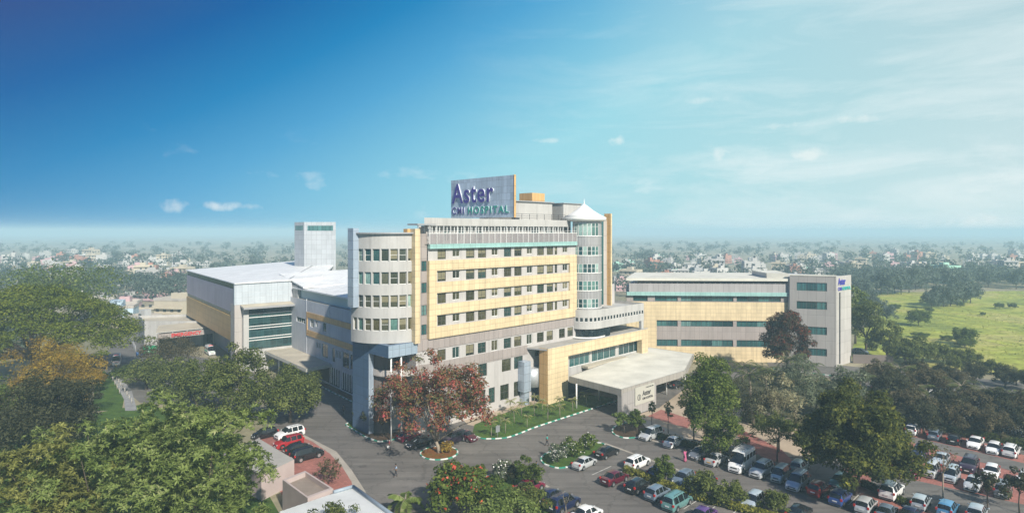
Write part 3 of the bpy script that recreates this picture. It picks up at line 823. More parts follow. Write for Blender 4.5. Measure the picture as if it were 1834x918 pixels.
add('podium_wing', podium, bright_wall)
for a, b, c, d in sq2: window(hosp, ((a + b) / 2, PFR + .1, c), 0, .74, .85, 1, 1, frame_white, glass_dark, fr=.05)
P3 = arc((TC[0] + .3, TC[1]), 3.9, math.pi)
add('podium_glazing', lambda b: (wall(b, P3, 0, 3.9 * math.pi / 2 + .4, 10.7, 12.6, (), .1, .3), b.box(TC[0] + .7, TC[0] + 4.2, -3.2, 6, 10.7, 12.59)), glass_dark)
add('podium_back_wall', lambda b: b.box(TC[0] + 4.2, XE, 3.2, 4.0, 10.7, 12.59), bright_wall)
add('podium_ledge', lambda b: b.lathe([(4.5, 10.66), (4.5, 10.9)], 40, c=TC), white_paint)
add('rear_room', lambda b: (wall(b, flat(3.6), 48.2, 57.5, 16, 20.6, [(50.2, 51.1, 17.6, 19.4), (52.2, 54.2, 17.2, 19.6)], .2),
                            b.poly([(57.5, 3.6, 10), (57.5, 12, 10), (57.5, 12, 20.6), (57.5, 3.6, 20.6)]), b.poly([(48.2, 3.6, 20.6), (57.5, 3.6, 20.6), (57.5, 12, 20.6), (48.2, 12, 20.6)]),
                            b.poly([(48.2, 12, 10), (48.2, 3.6, 10), (48.2, 3.6, 20.6), (48.2, 12, 20.6)])), white_wall)
window(hosp, (50.65, 3.7, 17.6), 0, .9, 1.8, 1, 1, frame_white, glass_a); window(hosp, (53.2, 3.7, 17.2), 0, 2.0, 2.4, 2, 1, frame_white, glass_a)

# yellow entrance portal
Y0 = -4.1; XA, XB = 25.2, 59.7


def portal(b):
    wall(b, flat(Y0), XA, XB, 0, 10.66, [(XA + 6.05, XB - 2.4, 0.0, 8.45)], 1.3)
    b.poly([(XA, Y0 + 2.2, 0), (XA, Y0, 0), (XA, Y0, 10.66), (XA, Y0 + 2.2, 10.66)])
    b.poly([(XB, Y0, 0), (XB, 6, 0), (XB, 6, 10.66), (XB, Y0, 10.66)])
    b.box(XA, XA + 6.0, Y0 + 1.3, Y0 + 2.2, 0, 10.3)


add('entrance_portal', portal, cream)
add('portal_shade_side', lambda b: b.box(XA - .04, XA - .003, Y0, Y0 + 2.2, 0, 10.6), orange_c)  # orange sheet paints the cream portal's left side as shaded
add('portal_roof', lambda b: b.prism([(XA - 1.5, .0), (XA, Y0 + .05), (XB - .05, Y0 + .05), (XB - .05, 6), (fa(947, 0), .05)], 10.3, 10.56, 0, 1), [steel, roof_grey])
add('portal_parapet', lambda b: b.box(XA, XB, Y0, Y0 + .18, 10.66, 10.82), steel)
ph = [(fa(1020, -2.6), fa(1056, -2.6), 5.6, 8.35), (fa(1060, -2.6), fa(1103, -2.6), 5.6, 8.35), (fa(1108, -2.6), fa(1145, -2.6), 5.6, 8.35)]
add('portal_inner_wall', lambda b: (wall(b, flat(-2.6), XA + 6, XB - 2, 2.9, 8.5, ph, .3), b.box(XA + 6, XB - 2, -2.3, -2.2, 8.4, 10.3)), bright_wall)
for a, b, c, d in ph: window(hosp, ((a + b) / 2, -2.42, c), 0, b - a, d - c, 4, 1, frame_white, glass_teal)
add('entrance_glazing', lambda b: b.box(XA + 6, XB - 2, -2.2, -2.1, 0, 2.9), glass_dark)
add('portal_step_roof', lambda b: b.prism([(XA + 12, -4.3), (XA + 26, -4.3), (XA + 26, -2.7), (XA + 12, -2.7)], 5.0, 5.45), roof_tan)
# metal reception box beside the portal
x0, x1 = fa(939, -1.6), fa(961, -1.6)
add('metal_bay', lambda b: (b.box(x0, x1 - 1.6, -1.6, .1, 2.6, 8.3), b.box(x0 + .5, x1 - 1.6, -1.2, .1, 0, 2.6)), silver_panel)
add('curved_bay', lambda b: b.lathe([(2.0, 3.0), (2.0, 6.6)], 28, c=(x1 + .6, .3)), plain('pearl_metal', (.50, .52, .55), .4, metal=.3))
add('bay_window', lambda b: b.box(fa(959, 0), fa(976, 0), -.02, .08, 8.6, 10.2), glass_dark)
add('bay_dark_panel', lambda b: b.box(fa(962, -.1), XA - .1, -.1, .05, 0, 2.9), glass_dark)  # dark glass panel at ground level left of the portal

# big sign on the roof: it faces along the building, its near end at the front
sign = thing('rooftop_sign', 'big blue-grey panelled hospital sign on the roof with purple and green letters', 'sign', (0, 0, 0))
SX = 22.4; SB0, SB1 = 2.2, 21.35; SZ0, SZ1 = 35.75, 43.95


def sp(u, z, out=0.0):
    """u metres from the sign's left end."""
    return Wp(SX - out, SB1 - u, z)


WS = SB1 - SB0
mb = MB(); a, b, c, d = sp(0, 0), sp(WS, 0), sp(WS, 0, -.4), sp(0, 0, -.4)
mb.prism([(p.x, p.y) for p in (a, b, c, d)], SZ0, SZ1); mb.build('sign_panel', sign_panel, sign)
mb = MB(); a, b, c, d = sp(WS + .003, 0, .06), sp(WS + .12, 0, .06), sp(WS + .12, 0, -.44), sp(WS + .003, 0, -.44)
mb.prism([(p.x, p.y) for p in (a, b, c, d)], SZ0 - .05, SZ1 + .05); mb.build('side_panel', orange_c, sign)
mb = MB()
for u in (1.3, 9.4, 18.6):
    p, q = sp(u, 0, .1), sp(u + .9, 0, .1); r, s = sp(u + .9, 0, -1.2), sp(u, 0, -1.2)
    mb.prism([(v.x, v.y) for v in (p, q, r, s)], 35.3, SZ0 - .06)
mb.build('foot', dark_metal, sign)
purple = plain('sign_purple', (.060, .040, .25), .4, var=.05); sgreen = plain('sign_green', (.015, .33, .25), .4, var=.05); lwhite = plain('letter_edge_white', (.72, .74, .78), .5, var=.03)
rt = Vector((K, -K, 0)); upv = Vector((0, 0, 1))


def letters(body, m, u, z, w, h, bold, space, edge):
    put_text(sign, body, lwhite, sp(u, z, edge + .02), rt, upv, w, h, edge, bold, 'letter_edge', space)
    put_text(sign, body, m, sp(u, z, edge * 2 + .05), rt, upv, w, h, .03, bold, 'lettering', space)


letters('Aster', purple, .55, 38.85, 13.0, 4.2, .016, 1.1, .10)
letters('CMI', purple, .55, 36.62, 3.9, 1.5, .012, 1.35, .035)
letters('HOSPITAL', sgreen, 5.75, 36.62, 12.1, 1.5, .016, 1.35, .035)
# ------------------------------------------------------------------ entrance canopy
can = thing('entrance_canopy', 'wide cream roofed drive-through canopy on thin posts with a panelled end pier', 'canopy', (0, 0, 0))
CP = [Vector((10.9, 117.5, 0)), Vector((19.2, 107.7, 0)), Vector((34.6, 122.4, 0)), Vector((41.2, 139, 0)), Vector((32.8, 147, 0))]
CP2 = [(p.x, p.y) for p in CP]


def cadd(name, fn, m):
    mb = MB(); fn(mb); return mb.build(name, m, can)


cadd('canopy_roof', lambda b: b.prism(CP2, 5.02, 5.3, 0, 0), roof_cream)
canopy_panel = panel('canopy_fascia', (.36, .335, .30), 1.25, 3.0, joint=.5)
def shrink(pts, k):
    c = Vector((sum(p[0] for p in pts) / len(pts), sum(p[1] for p in pts) / len(pts)))
    return [(c.x + (p[0] - c.x) * k, c.y + (p[1] - c.y) * k) for p in pts]


def fascia(b):
    for i in range(5):
        p, q = CP[i], CP[(i + 1) % 5]; d = (q - p).normalized(); n = Vector((d.y, -d.x, 0))
        a, c = p + n * .003, q + n * .003; e, f = q - n * .25, p - n * .25
        b.prism([(v.x, v.y) for v in (a, c, e, f)], 4.15, 5.0 + .31 + i * .001)


cadd('canopy_fascia', fascia, canopy_panel)
cadd('canopy_soffit', lambda b: b.prism(shrink(CP2, .96), 4.6, 4.7), steel)
dA = (CP[2] - CP[1]).normalized(); nB = Vector((-dA.y, dA.x, 0))


def pier(b):
    p = CP[1] + dA * .05 - nB * .006; q = p + dA * 10.8
    b.prism([(v.x, v.y) for v in (p, q, q + nB * .9, p + nB * .9)], 0, 4.6)


cadd('end_pier', pier, panel('pier_panel', (.36, .34, .325), 1.5, 2.3, joint=.6))
sgn = thing('canopy_sign', 'cream signboard with dark lettering fixed to the grey pier of the canopy', 'sign', (0, 0, 0))


def pp(s, z, o=0.0):
    v = CP[1] + dA * s - nB * (.03 + o); return Vector((v.x, v.y, z))


mb = MB(); a, b, c, d = pp(3.9, 0), pp(3.9, 0, .14), pp(10.0, 0, .14), pp(10.0, 0)
mb.prism([(v.x, v.y) for v in (a, b, c, d)], 1.7, 4.85); mb.build('signboard', plain('signboard_cream', (.46, .45, .39), .6, var=.06), sgn)
black = plain('sign_black', (.03, .03, .035), .5)
put_text(sgn, 'Aster', black, pp(6.1, 3.05, .16), dA, upv, 2.7, .95, .02, .02)
put_text(sgn, 'CMI HOSPITAL', black, pp(6.1, 2.35, .16), dA, upv, 3.4, .42, .02, .015)
mb = MB()
for k in range(9):
    mb.prism([(v.x, v.y) for v in (pp(7.2 + k * .28, 0, .145), pp(7.2 + k * .28, 0, .17), pp(7.2 + k * .28 + (.2 if k % 3 else .12), 0, .17), pp(7.2 + k * .28 + (.2 if k % 3 else .12), 0, .145))], 4.36, 4.36 + (.22 if k % 2 else .16))
mb.build('lettering', black, sgn)
mb = MB(); cc = pp(5.1, 3.0, .16); ring = []
for k in range(20):
    a = k * math.pi / 10; ring.append((cc + dA * .55 * math.cos(a) + upv * .55 * math.sin(a), cc + dA * .42 * math.cos(a) + upv * .42 * math.sin(a)))
for k in range(20):
    (a, b), (c, d) = ring[k], ring[(k + 1) % 20]; mb.poly((a, c, d, b))
mb.box(cc.x - .05, cc.x + .05, cc.y - .05, cc.y + .05, 2.7, 3.3)
mb.build('emblem', black, sgn)
for v in (G(1032.5, 731), G(1073, 717.5), G(1193.5, 706), G(1227, 697), Vector((38, 137, 0)), Vector((31, 141, 0))):
    mb = MB(); mb.tube([(v.x, v.y, 0), (v.x, v.y, 4.62)], .14, 10); mb.build('post', white_paint, can)

# ------------------------------------------------------------------ auditorium wing on the left
C0 = Vector((-64.3, 142.9, 0)); LD = Vector((-.606, .795, 0)).normalized(); RD = Vector((.775, .632, 0)).normalized()
NL = Vector((-LD.y, LD.x, 0)); NL = NL if NL.dot(Vector((-1, -1, 0))) > 0 else -NL      # outward of the long left face
NF = Vector((RD.y, -RD.x, 0))                                                            # outward of the front
wing = thing('auditorium_wing', 'long low wing with white roof, lilac and yellow panelled side and glass front', 'hospital building', (0, 0, 0))


def wadd(name, fn, m, parent=None):
    mb = MB(); fn(mb); return mb.build(name, m, parent or wing)


def Q(l, r, z=0, o=0.0): return C0 + LD * l + RD * r + NL * o + Vector((0, 0, z))


def xy(*ps): return [(p.x, p.y) for p in ps]


def face_band(o0, z0, z1, l0=0.0, l1=60.0):
    def f(b): b.prism(xy(Q(l1, 0, 0, o0), Q(l0, 0, 0, o0), Q(l0, 2, 0, 0), Q(l1, 2, 0, 0)), z0, z1)
    return f


wadd('lower_wall', lambda b: b.prism(xy(Q(58, 4.5), Q(1.5, 4.5), Q(1.5, 34), Q(58, 34)), 0, 7.2), grey_wall)
wadd('yellow_cladding', face_band(.30, 7.1, 12.9), tan)
wadd('dark_band', face_band(0.0, 12.9, 13.95, .02), green_band)
wadd('lilac_cladding', face_band(.22, 13.95, 19.45), violet_panel)
wadd('dark_band', face_band(0.0, 19.45, 20.75, .02), green_band)
wadd('upper_wall', lambda b: b.prism(xy(Q(60, 2.001), Q(.0, 2.001), Q(0.0, 34), Q(60, 34)), 7.15, 20.6), grey_wall)
# metal panelled front, its top edge rising to the right
wadd('metal_front', lambda b: b.prism(xy(C0 + NF * .25 - RD * .35, C0 + RD * 12.7 + NF * .25, C0 + RD * 12.7 - NF * .5, C0 - NF * .5 - RD * .35), 15.9, [20.85, 21.3, 21.3, 20.85]), pale_panel)
wadd('front_pilaster', lambda b: b.prism(xy(C0 + NF * .2 - RD * .3, C0 + RD * 1.4 + NF * .2, C0 + RD * 1.4 - NF * 3, C0 - NF * 3 - RD * .3), 0, 15.9), taupe_light)
wadd('front_pilaster', lambda b: b.prism(xy(C0 + RD * 1.4 + NF * 1.2, C0 + RD * 2.6 + NF * 1.2, C0 + RD * 2.6 - NF * 2, C0 + RD * 1.4 - NF * 2), 0, 15.2), bright_wall)
g0 = C0 + RD * 2.6 + NF * .9; g1 = C0 + RD * 12.66 + NF * .9
wadd('glass_front', lambda b: b.prism(xy(g0, g1, g1 - NF * .4, g0 - NF * .4), 5.2, 15.0), glass_curtain)


def bars(b):
    for z in (13.5, 12.7, 10.6, 10.0, 7.9, 7.3):
        b.prism(xy(g0 + NF * .14, g1 + NF * .14, g1 + NF * .01, g0 + NF * .01), z, z + .16)


wadd('glazing_bars', bars, frame_white)
wadd('front_base', lambda b: b.prism(xy(g0 + NF * .3, g1 + NF * .3, g1 - NF, g0 - NF), 0, 5.2), bright_wall)
wadd('front_eave', lambda b: b.prism(xy(C0 + RD * .9 + NF * 3.2, C0 + RD * 12.66 + NF * 3.2, C0 + RD * 12.66, C0 + RD * .9), [15.0, 15.0, 15.5, 15.5], [15.45, 15.45, 15.9, 15.9], 0, 1), [steel, roof_tan])
wadd('main_roof', lambda b: b.prism(xy(Q(61, -.4), Q(-.6, -.4), Q(-.6, 20), Q(30, 36), Q(61, 36)), [20.75, 20.75, 20.95, 22.6, 22.6], [21.0, 20.95, 21.45, 22.9, 22.9]), roof_white)
wadd('roof_ridge', lambda b: b.prism(xy(Q(-.5, 12), Q(-.5, 12.4), Q(38, 33.4), Q(38, 33)), [21.15, 21.15, 22.95, 22.95], [21.32, 21.32, 23.1, 23.1]), steel)

# connecting block between the wing and the tall block
conn = thing('connecting_block', 'grey rendered link building with two ochre bands and stepped white roofs', 'hospital building', (0, 0, 0))
B0 = Vector((-54.5, 150.9, 0)); B1 = Vector((-31.9, 123.1, 0)); BD = (B1 - B0).normalized(); NBo = Vector((BD.y, -BD.x, 0)); LB = (B1 - B0).length
Rb = math.atan2(BD.y, BD.x)


def kadd(name, fn, m):
    mb = MB(); fn(mb); return mb.build(name, m, conn)


def bp(s, d, z): v = B0 + BD * s - NBo * d; return (v.x, v.y, z)


def at_px(pxx):  # distance along the wall of the photograph's column
    r = (pxx - CXP) / FPX
    return (r * B0.y - B0.x) / (BD.x - r * BD.y)


bh = []
s4 = at_px(531); bh.append((s4, at_px(546.5), 11.4, 12.6))
for p, q, z0, z1 in ((556, 562, 11.2, 13.0), (565.5, 568.5, 11.6, 13.0), (578, 584, 11.0, 13.0), (566.5, 570, 6.9, 8.2), (571, 574, 6.9, 8.2), (576.5, 587, 5.4, 8.4),
                     (594.5, 600, 5.2, 8.2), (601.5, 605, 6.4, 8.0), (607, 610, 6.4, 8.0), (613, 625, 5.0, 8.2), (627, 634, 5.2, 8.2)):
    bh.append((at_px(p), at_px(q), z0, z1))
kadd('facade_wall', lambda b: wall(b, bp, 0, LB + 3, 0, 17.0, bh, .25), grey_wall)
for i, (a, c, z0, z1) in enumerate(bh): window(conn, bp((a + c) / 2, .15, z0), Rb, c - a, z1 - z0, 4 if i == 0 else 2 if c - a > 1 else 1, 1, frame_white, glass_dark)
sA = at_px(551)
kadd('ochre_band', lambda b: b.prism([bp(sA, -.12, 0)[:2], bp(LB + 2, -.12, 0)[:2], bp(LB + 2, .1, 0)[:2], bp(sA, .1, 0)[:2]], 13.2, 14.4), orange_c)
kadd('ochre_band', lambda b: b.prism([bp(sA, -.12, 0)[:2], bp(LB + 2, -.12, 0)[:2], bp(LB + 2, .1, 0)[:2], bp(sA, .1, 0)[:2]], 9.0, 10.3), orange_c)
kadd('ochre_band', lambda b: b.prism([bp(sA - .5, -.125, 0)[:2], bp(sA, -.125, 0)[:2], bp(sA, .1, 0)[:2], bp(sA - .5, .1, 0)[:2]], 9.0, 14.4), orange_c)
kadd('body', lambda b: b.prism([bp(0, .3, 0)[:2], bp(LB + 3, .3, 0)[:2], bp(LB + 3, 24, 0)[:2], bp(0, 24, 0)[:2]], 0, 16.9, 0, 1), [grey_wall, roof_grey])
kadd('parapet_strip', lambda b: [b.prism([bp(s, -.06, 0)[:2], bp(s + .25, -.06, 0)[:2], bp(s + .25, .1, 0)[:2], bp(s, .1, 0)[:2]], 0 if s < sA else 10.35, 17.3) for s in (sA - .9, at_px(590))], grey_wall)
kadd('upper_wall', lambda b: b.prism([bp(2.0, 1.2, 0)[:2], bp(LB + 2, 1.2, 0)[:2], bp(LB + 2, 20, 0)[:2], bp(2.0, 20, 0)[:2]], 16.9, 19.2), plain('greenish_render', (.56, .66, .64), .7, var=.08, scale=.3))
kadd('upper_roof', lambda b: b.prism([bp(.8, .2, 0)[:2], bp(LB + 2, .2, 0)[:2], bp(LB + 2, 22, 0)[:2], bp(.8, 22, 0)[:2]], [19.1, 19.1, 20.6, 20.6], [19.4, 19.4, 20.9, 20.9]), roof_white)
kadd('rear_roof', lambda b: b.prism(xy(Q(-8.5, 13), Q(-8.5, 52), Q(10, 52), Q(10, 13)), [19.6, 20.6, 22.4, 21.8], [19.9, 20.9, 22.7, 22.1]), roof_white)
kadd('rear_body', lambda b: b.prism(xy(Q(-4, 13.2), Q(-4, 50), Q(9.8, 50), Q(9.8, 13.2)), 10, 19.9), bright_wall)
for p in range(593, 634, 4):
    if 608 < p < 612: continue
    s = at_px(p); lat = MB()
    lat.prism([bp(s, -.05, 0)[:2], bp(s + .42, -.05, 0)[:2], bp(s + .42, -.025, 0)[:2], bp(s, -.025, 0)[:2]], .6, 4.1)
    for k in range(8):
        for j in (0, 1): q = bp(s + j * .22, -.10, 0); r = bp(s + j * .22 + .16, -.10, 0); u = bp(s + j * .22 + .16, -.045, 0); v = bp(s + j * .22, -.045, 0); lat.prism([q[:2], r[:2], u[:2], v[:2]], .7 + k * .42 + j * .2, .98 + k * .42 + j * .2)
    lat.build('lattice_screen', frame_white, conn)
kadd('undercroft_shade', lambda b: [b.prism([bp(at_px(p), -.015, 0)[:2], bp(at_px(q), -.015, 0)[:2], bp(at_px(q), .05, 0)[:2], bp(at_px(p), .05, 0)[:2]], .4, 4.0) for p, q in ((555, 590), (592, 608), (612, 634))], void_shade)  # flat near-black sheets on the wall paint shade behind the lattice

dc = thing('drop_off_canopy', 'pale flat concrete canopy roof over the side entrance below the glass front', 'canopy', (0, 0, 0))
mb = MB(); q = [G(548, 660, 4.7), G(616, 647, 4.7), G(600, 640, 4.7), G(521, 614, 4.7), G(463, 622.5, 4.7)]
mb.prism(xy(*q), 4.0, 4.7, 0, 1); mb.build('canopy_roof', [roof_cream, roof_tan], dc)
for v in (G(556, 690), G(500, 668), G(602, 684)):
    mb = MB(); mb.tube([(v.x, v.y, 0), (v.x, v.y, 4.05)], .2, 8); mb.build('post', white_paint, dc)

# ------------------------------------------------------------------ clad tower behind the wing
tow = thing('clad_tower', 'square silver-clad tower with a dark glazed slot near its top', 'tower', (0, 0, 0))
t0 = Vector((-62.6, 185, 0)); t1 = Vector((-53.2, 185.4, 0)); tl = t0 + Vector((-4.3, 3.9, 0))
tm = panel('tower_cladding', (.44, .46, .48), 1.5, 1.45, joint=.6, rough=.4, metal=.0)
mb = MB(); mb.prism(xy(t0, t1, Vector((-57.2, 196, 0)), Vector((-62, 197, 0)), tl), 0, 35.8); mb.build('shaft', tm, tow)
mb = MB(); mb.prism([(t0.x + 1.0, 184.98), (t1.x - .8, 185.30), (t1.x - .8, 185.5), (t0.x + 1.0, 185.2)], 33.2, 34.7); mb.build('glazed_slot', glass_teal, tow)
e = (t0 - tl).normalized(); en = Vector((e.y, -e.x, 0)); a, b = tl + e * .5 + en * .02, t0 - e * .6 + en * .02
mb = MB(); mb.prism(xy(a, b, b - en * .2, a - en * .2), 33.3, 34.7); mb.build('glazed_slot', glass_teal, tow)

# ------------------------------------------------------------------ emergency entrance
em = thing('emergency_building', 'low white emergency building with a grey canopy and red lettering', 'hospital building', (0, 0, 0))
ep = [Vector((-106.5, 178, 0)), Vector((-90, 178.5, 0)), Vector((-92, 196, 0)), Vector((-115.6, 190, 0))]
mb = MB(); mb.prism(xy(*ep), 0, 6.2, 0, 1)
for i in range(4):
    p, q = ep[i], ep[(i + 1) % 4]; d = (q - p).normalized(); n = Vector((d.y, -d.x, 0))
    mb.prism(xy(p + n * .01, q + n * .01, q - n * .3, p - n * .3), 6.0, 6.95 + .002 * i)
mb.build('wall', [bright_wall, roof_tan], em)
e0 = Vector((-94.4, 163.5, 0)); ed = Vector((K, K, 0)); e1 = e0 + ed * 14.6; eb = Vector((-.45, .89, 0)).normalized()
mb = MB(); mb.prism(xy(e0 - ed * .4, e1, e1 + eb * 11, e0 - ed * .4 + eb * 11), [5.85, 5.85, 6.3, 6.3], [6.05, 6.05, 6.5, 6.5], 0, 1); mb.build('canopy_roof', [bright_wall, roof_tan], em)
en_ = Vector((K, -K, 0))
mb = MB(); mb.prism(xy(e0, e1, e1 + eb * .4, e0 + eb * .4), 4.2, 5.55); mb.prism(xy(e0, e0 + eb * 10, e0 + eb * 10 + ed * .3, e0 + ed * .3), 4.2, 5.54); mb.build('fascia', taupe, em)
mb = MB(); [mb.prism(xy(e0 + ed * s + eb * .2, e0 + ed * (s + .25) + eb * .2, e0 + ed * (s + .25) + eb * .4, e0 + ed * s + eb * .4), 0 if s in (.1, 14.1) else 5.5, 5.9) for s in (.1, 3.6, 7.2, 10.8, 14.1)]
mb.build('post', bright_wall, em)
mb = MB(); mb.prism(xy(e0 + eb * 10.5, e1 + eb * 10.5, e1 + eb * 11, e0 + eb * 11), 0, 5.6); mb.build('back_wall', void_shade, em)  # coloured near-black to paint the shade at the back of the canopy
red_l = plain('sign_red', (.55, .02, .02), .5, var=.05)
o = e0 + ed * 3.4 + en_ * .06; put_text(em, 'EMERGENCY', red_l, (o.x, o.y, 4.42), ed, upv, 7.6, .98, .04, .03)

# ------------------------------------------------------------------ annex on the right
ann = thing('annex_block', 'four storey annex with cream cladding, long green windows and an oversailing roof', 'hospital building', (0, 0, 0))
AL = Vector((29.2, 157, 0)); AR = Vector((71.5, 154.6, 0)); AD = (AR - AL).normalized(); NA = Vector((AD.y, -AD.x, 0)); Ra = math.atan2(AD.y, AD.x); LN = (AR - AL).length


def ap(s, d, z): v = AL + AD * s - NA * d; return (v.x, v.y, z)


def as_(pxx): r = (pxx - CXP) / FPX; return (r * AL.y - AL.x) / (AD.x - r * AD.y)


def aadd(name, fn, m, parent=None):
    mb = MB(); fn(mb); return mb.build(name, m, parent or ann)


def slab(b, s0, s1, d0, d1, z0, z1): b.prism([ap(s0, d0, 0)[:2], ap(s1, d0, 0)[:2], ap(s1, d1, 0)[:2], ap(s0 + (d1 - d0) * (.24 if d1 - d0 > 5 else 0), d1, 0)[:2]], z0, z1)


S0 = as_(1122)
r3 = [(as_(p), as_(q), 15.25, 16.7) for p, q in ((1134, 1160), (1173, 1213.7), (1219.5, 1313.6), (1319.5, 1398.6))]
r2 = [(as_(p), as_(q), 8.85, 10.4) for p, q in ((1176, 1213.7), (1220, 1313), (1319.5, 1412))]
r1 = [(as_(p), as_(q), 3.85, 5.5) for p, q in ((1176, 1213.7), (1220, 1313), (1319.5, 1412))]
aadd('body', lambda b: slab(b, S0, LN, .6, 22, 0, 19.0), grey_wall)
aadd('upper_wall', lambda b: wall(b, ap, S0, LN, 15.1, 17.6, r3, .3), taupe)
aadd('cream_cladding', lambda b: (wall(b, lambda s, d, z: ap(s, d - .15, z), S0, LN, 10.4, 15.1, (), .3), wall(b, lambda s, d, z: ap(s, d - .15, z), S0, as_(1176), 0, 10.4, (), .3),
                                  wall(b, lambda s, d, z: ap(s, d - .15, z), as_(1176), LN, 0, 3.8, (), .3)), cream)
aadd('grey_wall', lambda b: wall(b, ap, as_(1176), LN, 3.8, 10.4, r2 + r1, .35), taupe)
for a, c, z0, z1 in r3 + r2 + r1:
    n = max(1, round((c - a) / 2.8)); w = (c - a) / n
    for k in range(n): window(ann, ap(a + w * (k + .5), .3, z0), Ra, w, z1 - z0, 2, 1, dark_metal, glass_teal, bar=.05, fr=.05)
aadd('teal_band', lambda b: slab(b, S0, LN + .4, -.75, .2, 16.72, 17.6), teal_panel)
aadd('terrace_screen', lambda b: slab(b, S0 + .6, LN, -.45, -.25, 17.6, 19.75), panel('annex_screen', (.36, .34, .335), 1.35, 8, joint=.55))
aadd('terrace_rail', lambda b: (slab(b, S0 + .6, LN, -.42, -.36, 20.0, 20.06), [slab(b, S0 + .6 + k * 1.35, S0 + .66 + k * 1.35, -.42, -.36, 19.75, 20.05) for k in range(int(LN / 1.35))]), steel)
aadd('top_wall', lambda b: slab(b, S0 + 3, LN, 1.5, 20, 17.6, 20.4), void_shade)  # coloured near-black to paint the shaded gap under the roof
aadd('oversailing_roof', lambda b: slab(b, S0 - .2, LN + 1.3, -1.0, 21, 20.5, 21.15), roof_cream)
# end block
EL = Vector((69.3, 153.3, 0)); ER = Vector((79.0, 149.6, 0)); ED = (ER - EL).normalized(); NE = Vector((ED.y, -ED.x, 0)); Re = math.atan2(ED.y, ED.x); LE = (ER - EL).length
SDv = Vector((.777, .629, 0))


def epx(pxx): r = (pxx - CXP) / FPX; return (r * EL.y - EL.x) / (ED.x - r * ED.y)


def e_p(s, d, z): v = EL + ED * s - NE * d; return (v.x, v.y, z)


eh = [(epx(1427), epx(1481), z0, z1) for z0, z1 in ((18.3, 20.35), (13.8, 15.7), (7.6, 9.5), (2.4, 4.2))]
ep_m = panel('end_block_cladding', (.32, .30, .285), 2.0, 3.1, joint=.6)
SE = 8.4
aadd('end_block_wall', lambda b: (wall(b, e_p, 0, LE, 0, 22, eh, .3),), ep_m)
lit_side_m = panel('end_block_lit_side', (.47, .445, .42), 4.0, 2.8, joint=.62)  # lighter copy of the front cladding, painting this side as sunlit
es0 = ER; es1 = ER + SDv * SE
aadd('end_block_lit_side', lambda b: b.prism(xy(es0 + NE * .0, es1, es1 - SDv.cross(Vector((0, 0, 1))) * .5, es0 - SDv.cross(Vector((0, 0, 1))) * .5), 0, 22.0), lit_side_m)
aadd('end_block_body', lambda b: b.prism(xy(Vector(e_p(0, .35, 0)), Vector(e_p(LE - .6, .5, 0)), es1 + Vector((-.8, .2, 0)), EL + Vector((1, 16, 0))), 0, 21.7), grey_wall)
aadd('end_block_parapet', lambda b: (b.prism(xy(Vector(e_p(-.3, -.1, 0)), Vector(e_p(LE + .05, -.1, 0)), Vector(e_p(LE + .05, .4, 0)), Vector(e_p(-.3, .4, 0))), 22.003, 22.3),
                                     b.prism(xy(EL + Vector((-4.5, 3, 0)), EL + Vector((.2, 1, 0)), EL + Vector((2.5, 14, 0)), EL + Vector((-4, 14, 0))), 20.9, 22.4)), roof_cream)
for a, c, z0, z1 in eh:
    for k in range(3): w = (c - a) / 3; window(ann, e_p(a + w * (k + .5), .25, z0), Re, w, z1 - z0, 2, 1, dark_metal, glass_teal, bar=.05, fr=.05)
sn = SDv.cross(Vector((0, 0, 1))).normalized()


def slot(b): b.prism(xy(es0 + SDv * 1.5 + sn * .01, es0 + SDv * 2.3 + sn * .01, es0 + SDv * 2.3 - sn * .1, es0 + SDv * 1.5 - sn * .1), .5, 18)


aadd('vertical_slot', slot, void_shade)  # flat near-black strip on the wall paints the shade of a slot
ls = thing('annex_wall_sign', 'purple and green hospital lettering high on the end wall of the annex', 'sign', (0, 0, 0))
blue_l = plain('sign_blue', (.035, .03, .34), .4, var=.05)
o = es0 + SDv * .8 + sn * .06; put_text(ls, 'Aster', blue_l, (o.x, o.y, 19.8), SDv, upv, 4.2, 1.75, .04, .03)
o = es0 + SDv * .8 + sn * .06; put_text(ls, 'CMI', blue_l, (o.x, o.y, 18.45), SDv, upv, 2.0, .85, .04, .03)
o = es0 + SDv * 3.1 + sn * .06; put_text(ls, 'HOSPITAL', plain('sign_teal', (.01, .40, .36), .4), (o.x, o.y, 18.45), SDv, upv, 4.9, .85, .04, .03)

# ------------------------------------------------------------------ small buildings in the foreground
fb = thing('guard_room', 'low building with a flat grey roof and pinkish walls beside the parked cars', 'building', (0, 0, 0))
pinkish = plain('pinkish_render', (.44, .36, .34), .8, var=.14, scale=.5)
q = [G(527, 827, 3.2), G(463, 785, 3.2), G(400, 812, 3.2), G(452, 868, 3.2)]
q = [G(463, 784, 3.2), G(400, 812, 3.2), G(468, 850, 3.2), G(527, 822, 3.2)]
mb = MB(); mb.prism(xy(*q), 0, 3.2, 0, 1); mb.build('wall', [pinkish, roof_grey], fb)
hb = thing('parapet_roof_hut', 'small square hut with a parapet round its sunken brown flat roof', 'building', (0, 0, 0))
q = [G(546.5, 842, 3.6), G(506, 858, 3.6), G(551, 891, 3.6), G(597, 874, 3.6)]
mb = MB(); mb.prism(xy(*q), 0, 3.0, 0, 0)
ctr = sum(q, Vector((0, 0, 0))) / 4
for i in range(4):
    p, r = q[i], q[(i + 1) % 4]; pi, ri = p + (ctr - p) * .13, r + (ctr - r) * .13
    mb.prism(xy(p, r, ri, pi), 2.99, 3.6 + .001 * i)
mb.build('wall', pinkish, hb)
mb = MB(); qi = [p + (ctr - p) * .135 for p in q]; mb.prism(xy(*qi), 3.002, 3.06); mb.build('roof', plain('brown_roof', (.25, .20, .165), .9, var=.25, scale=.8), hb)
sb = thing('corrugated_roof_shed', 'shed with a white corrugated sheet roof and blue-grey gutter', 'building', (0, 0, 0))
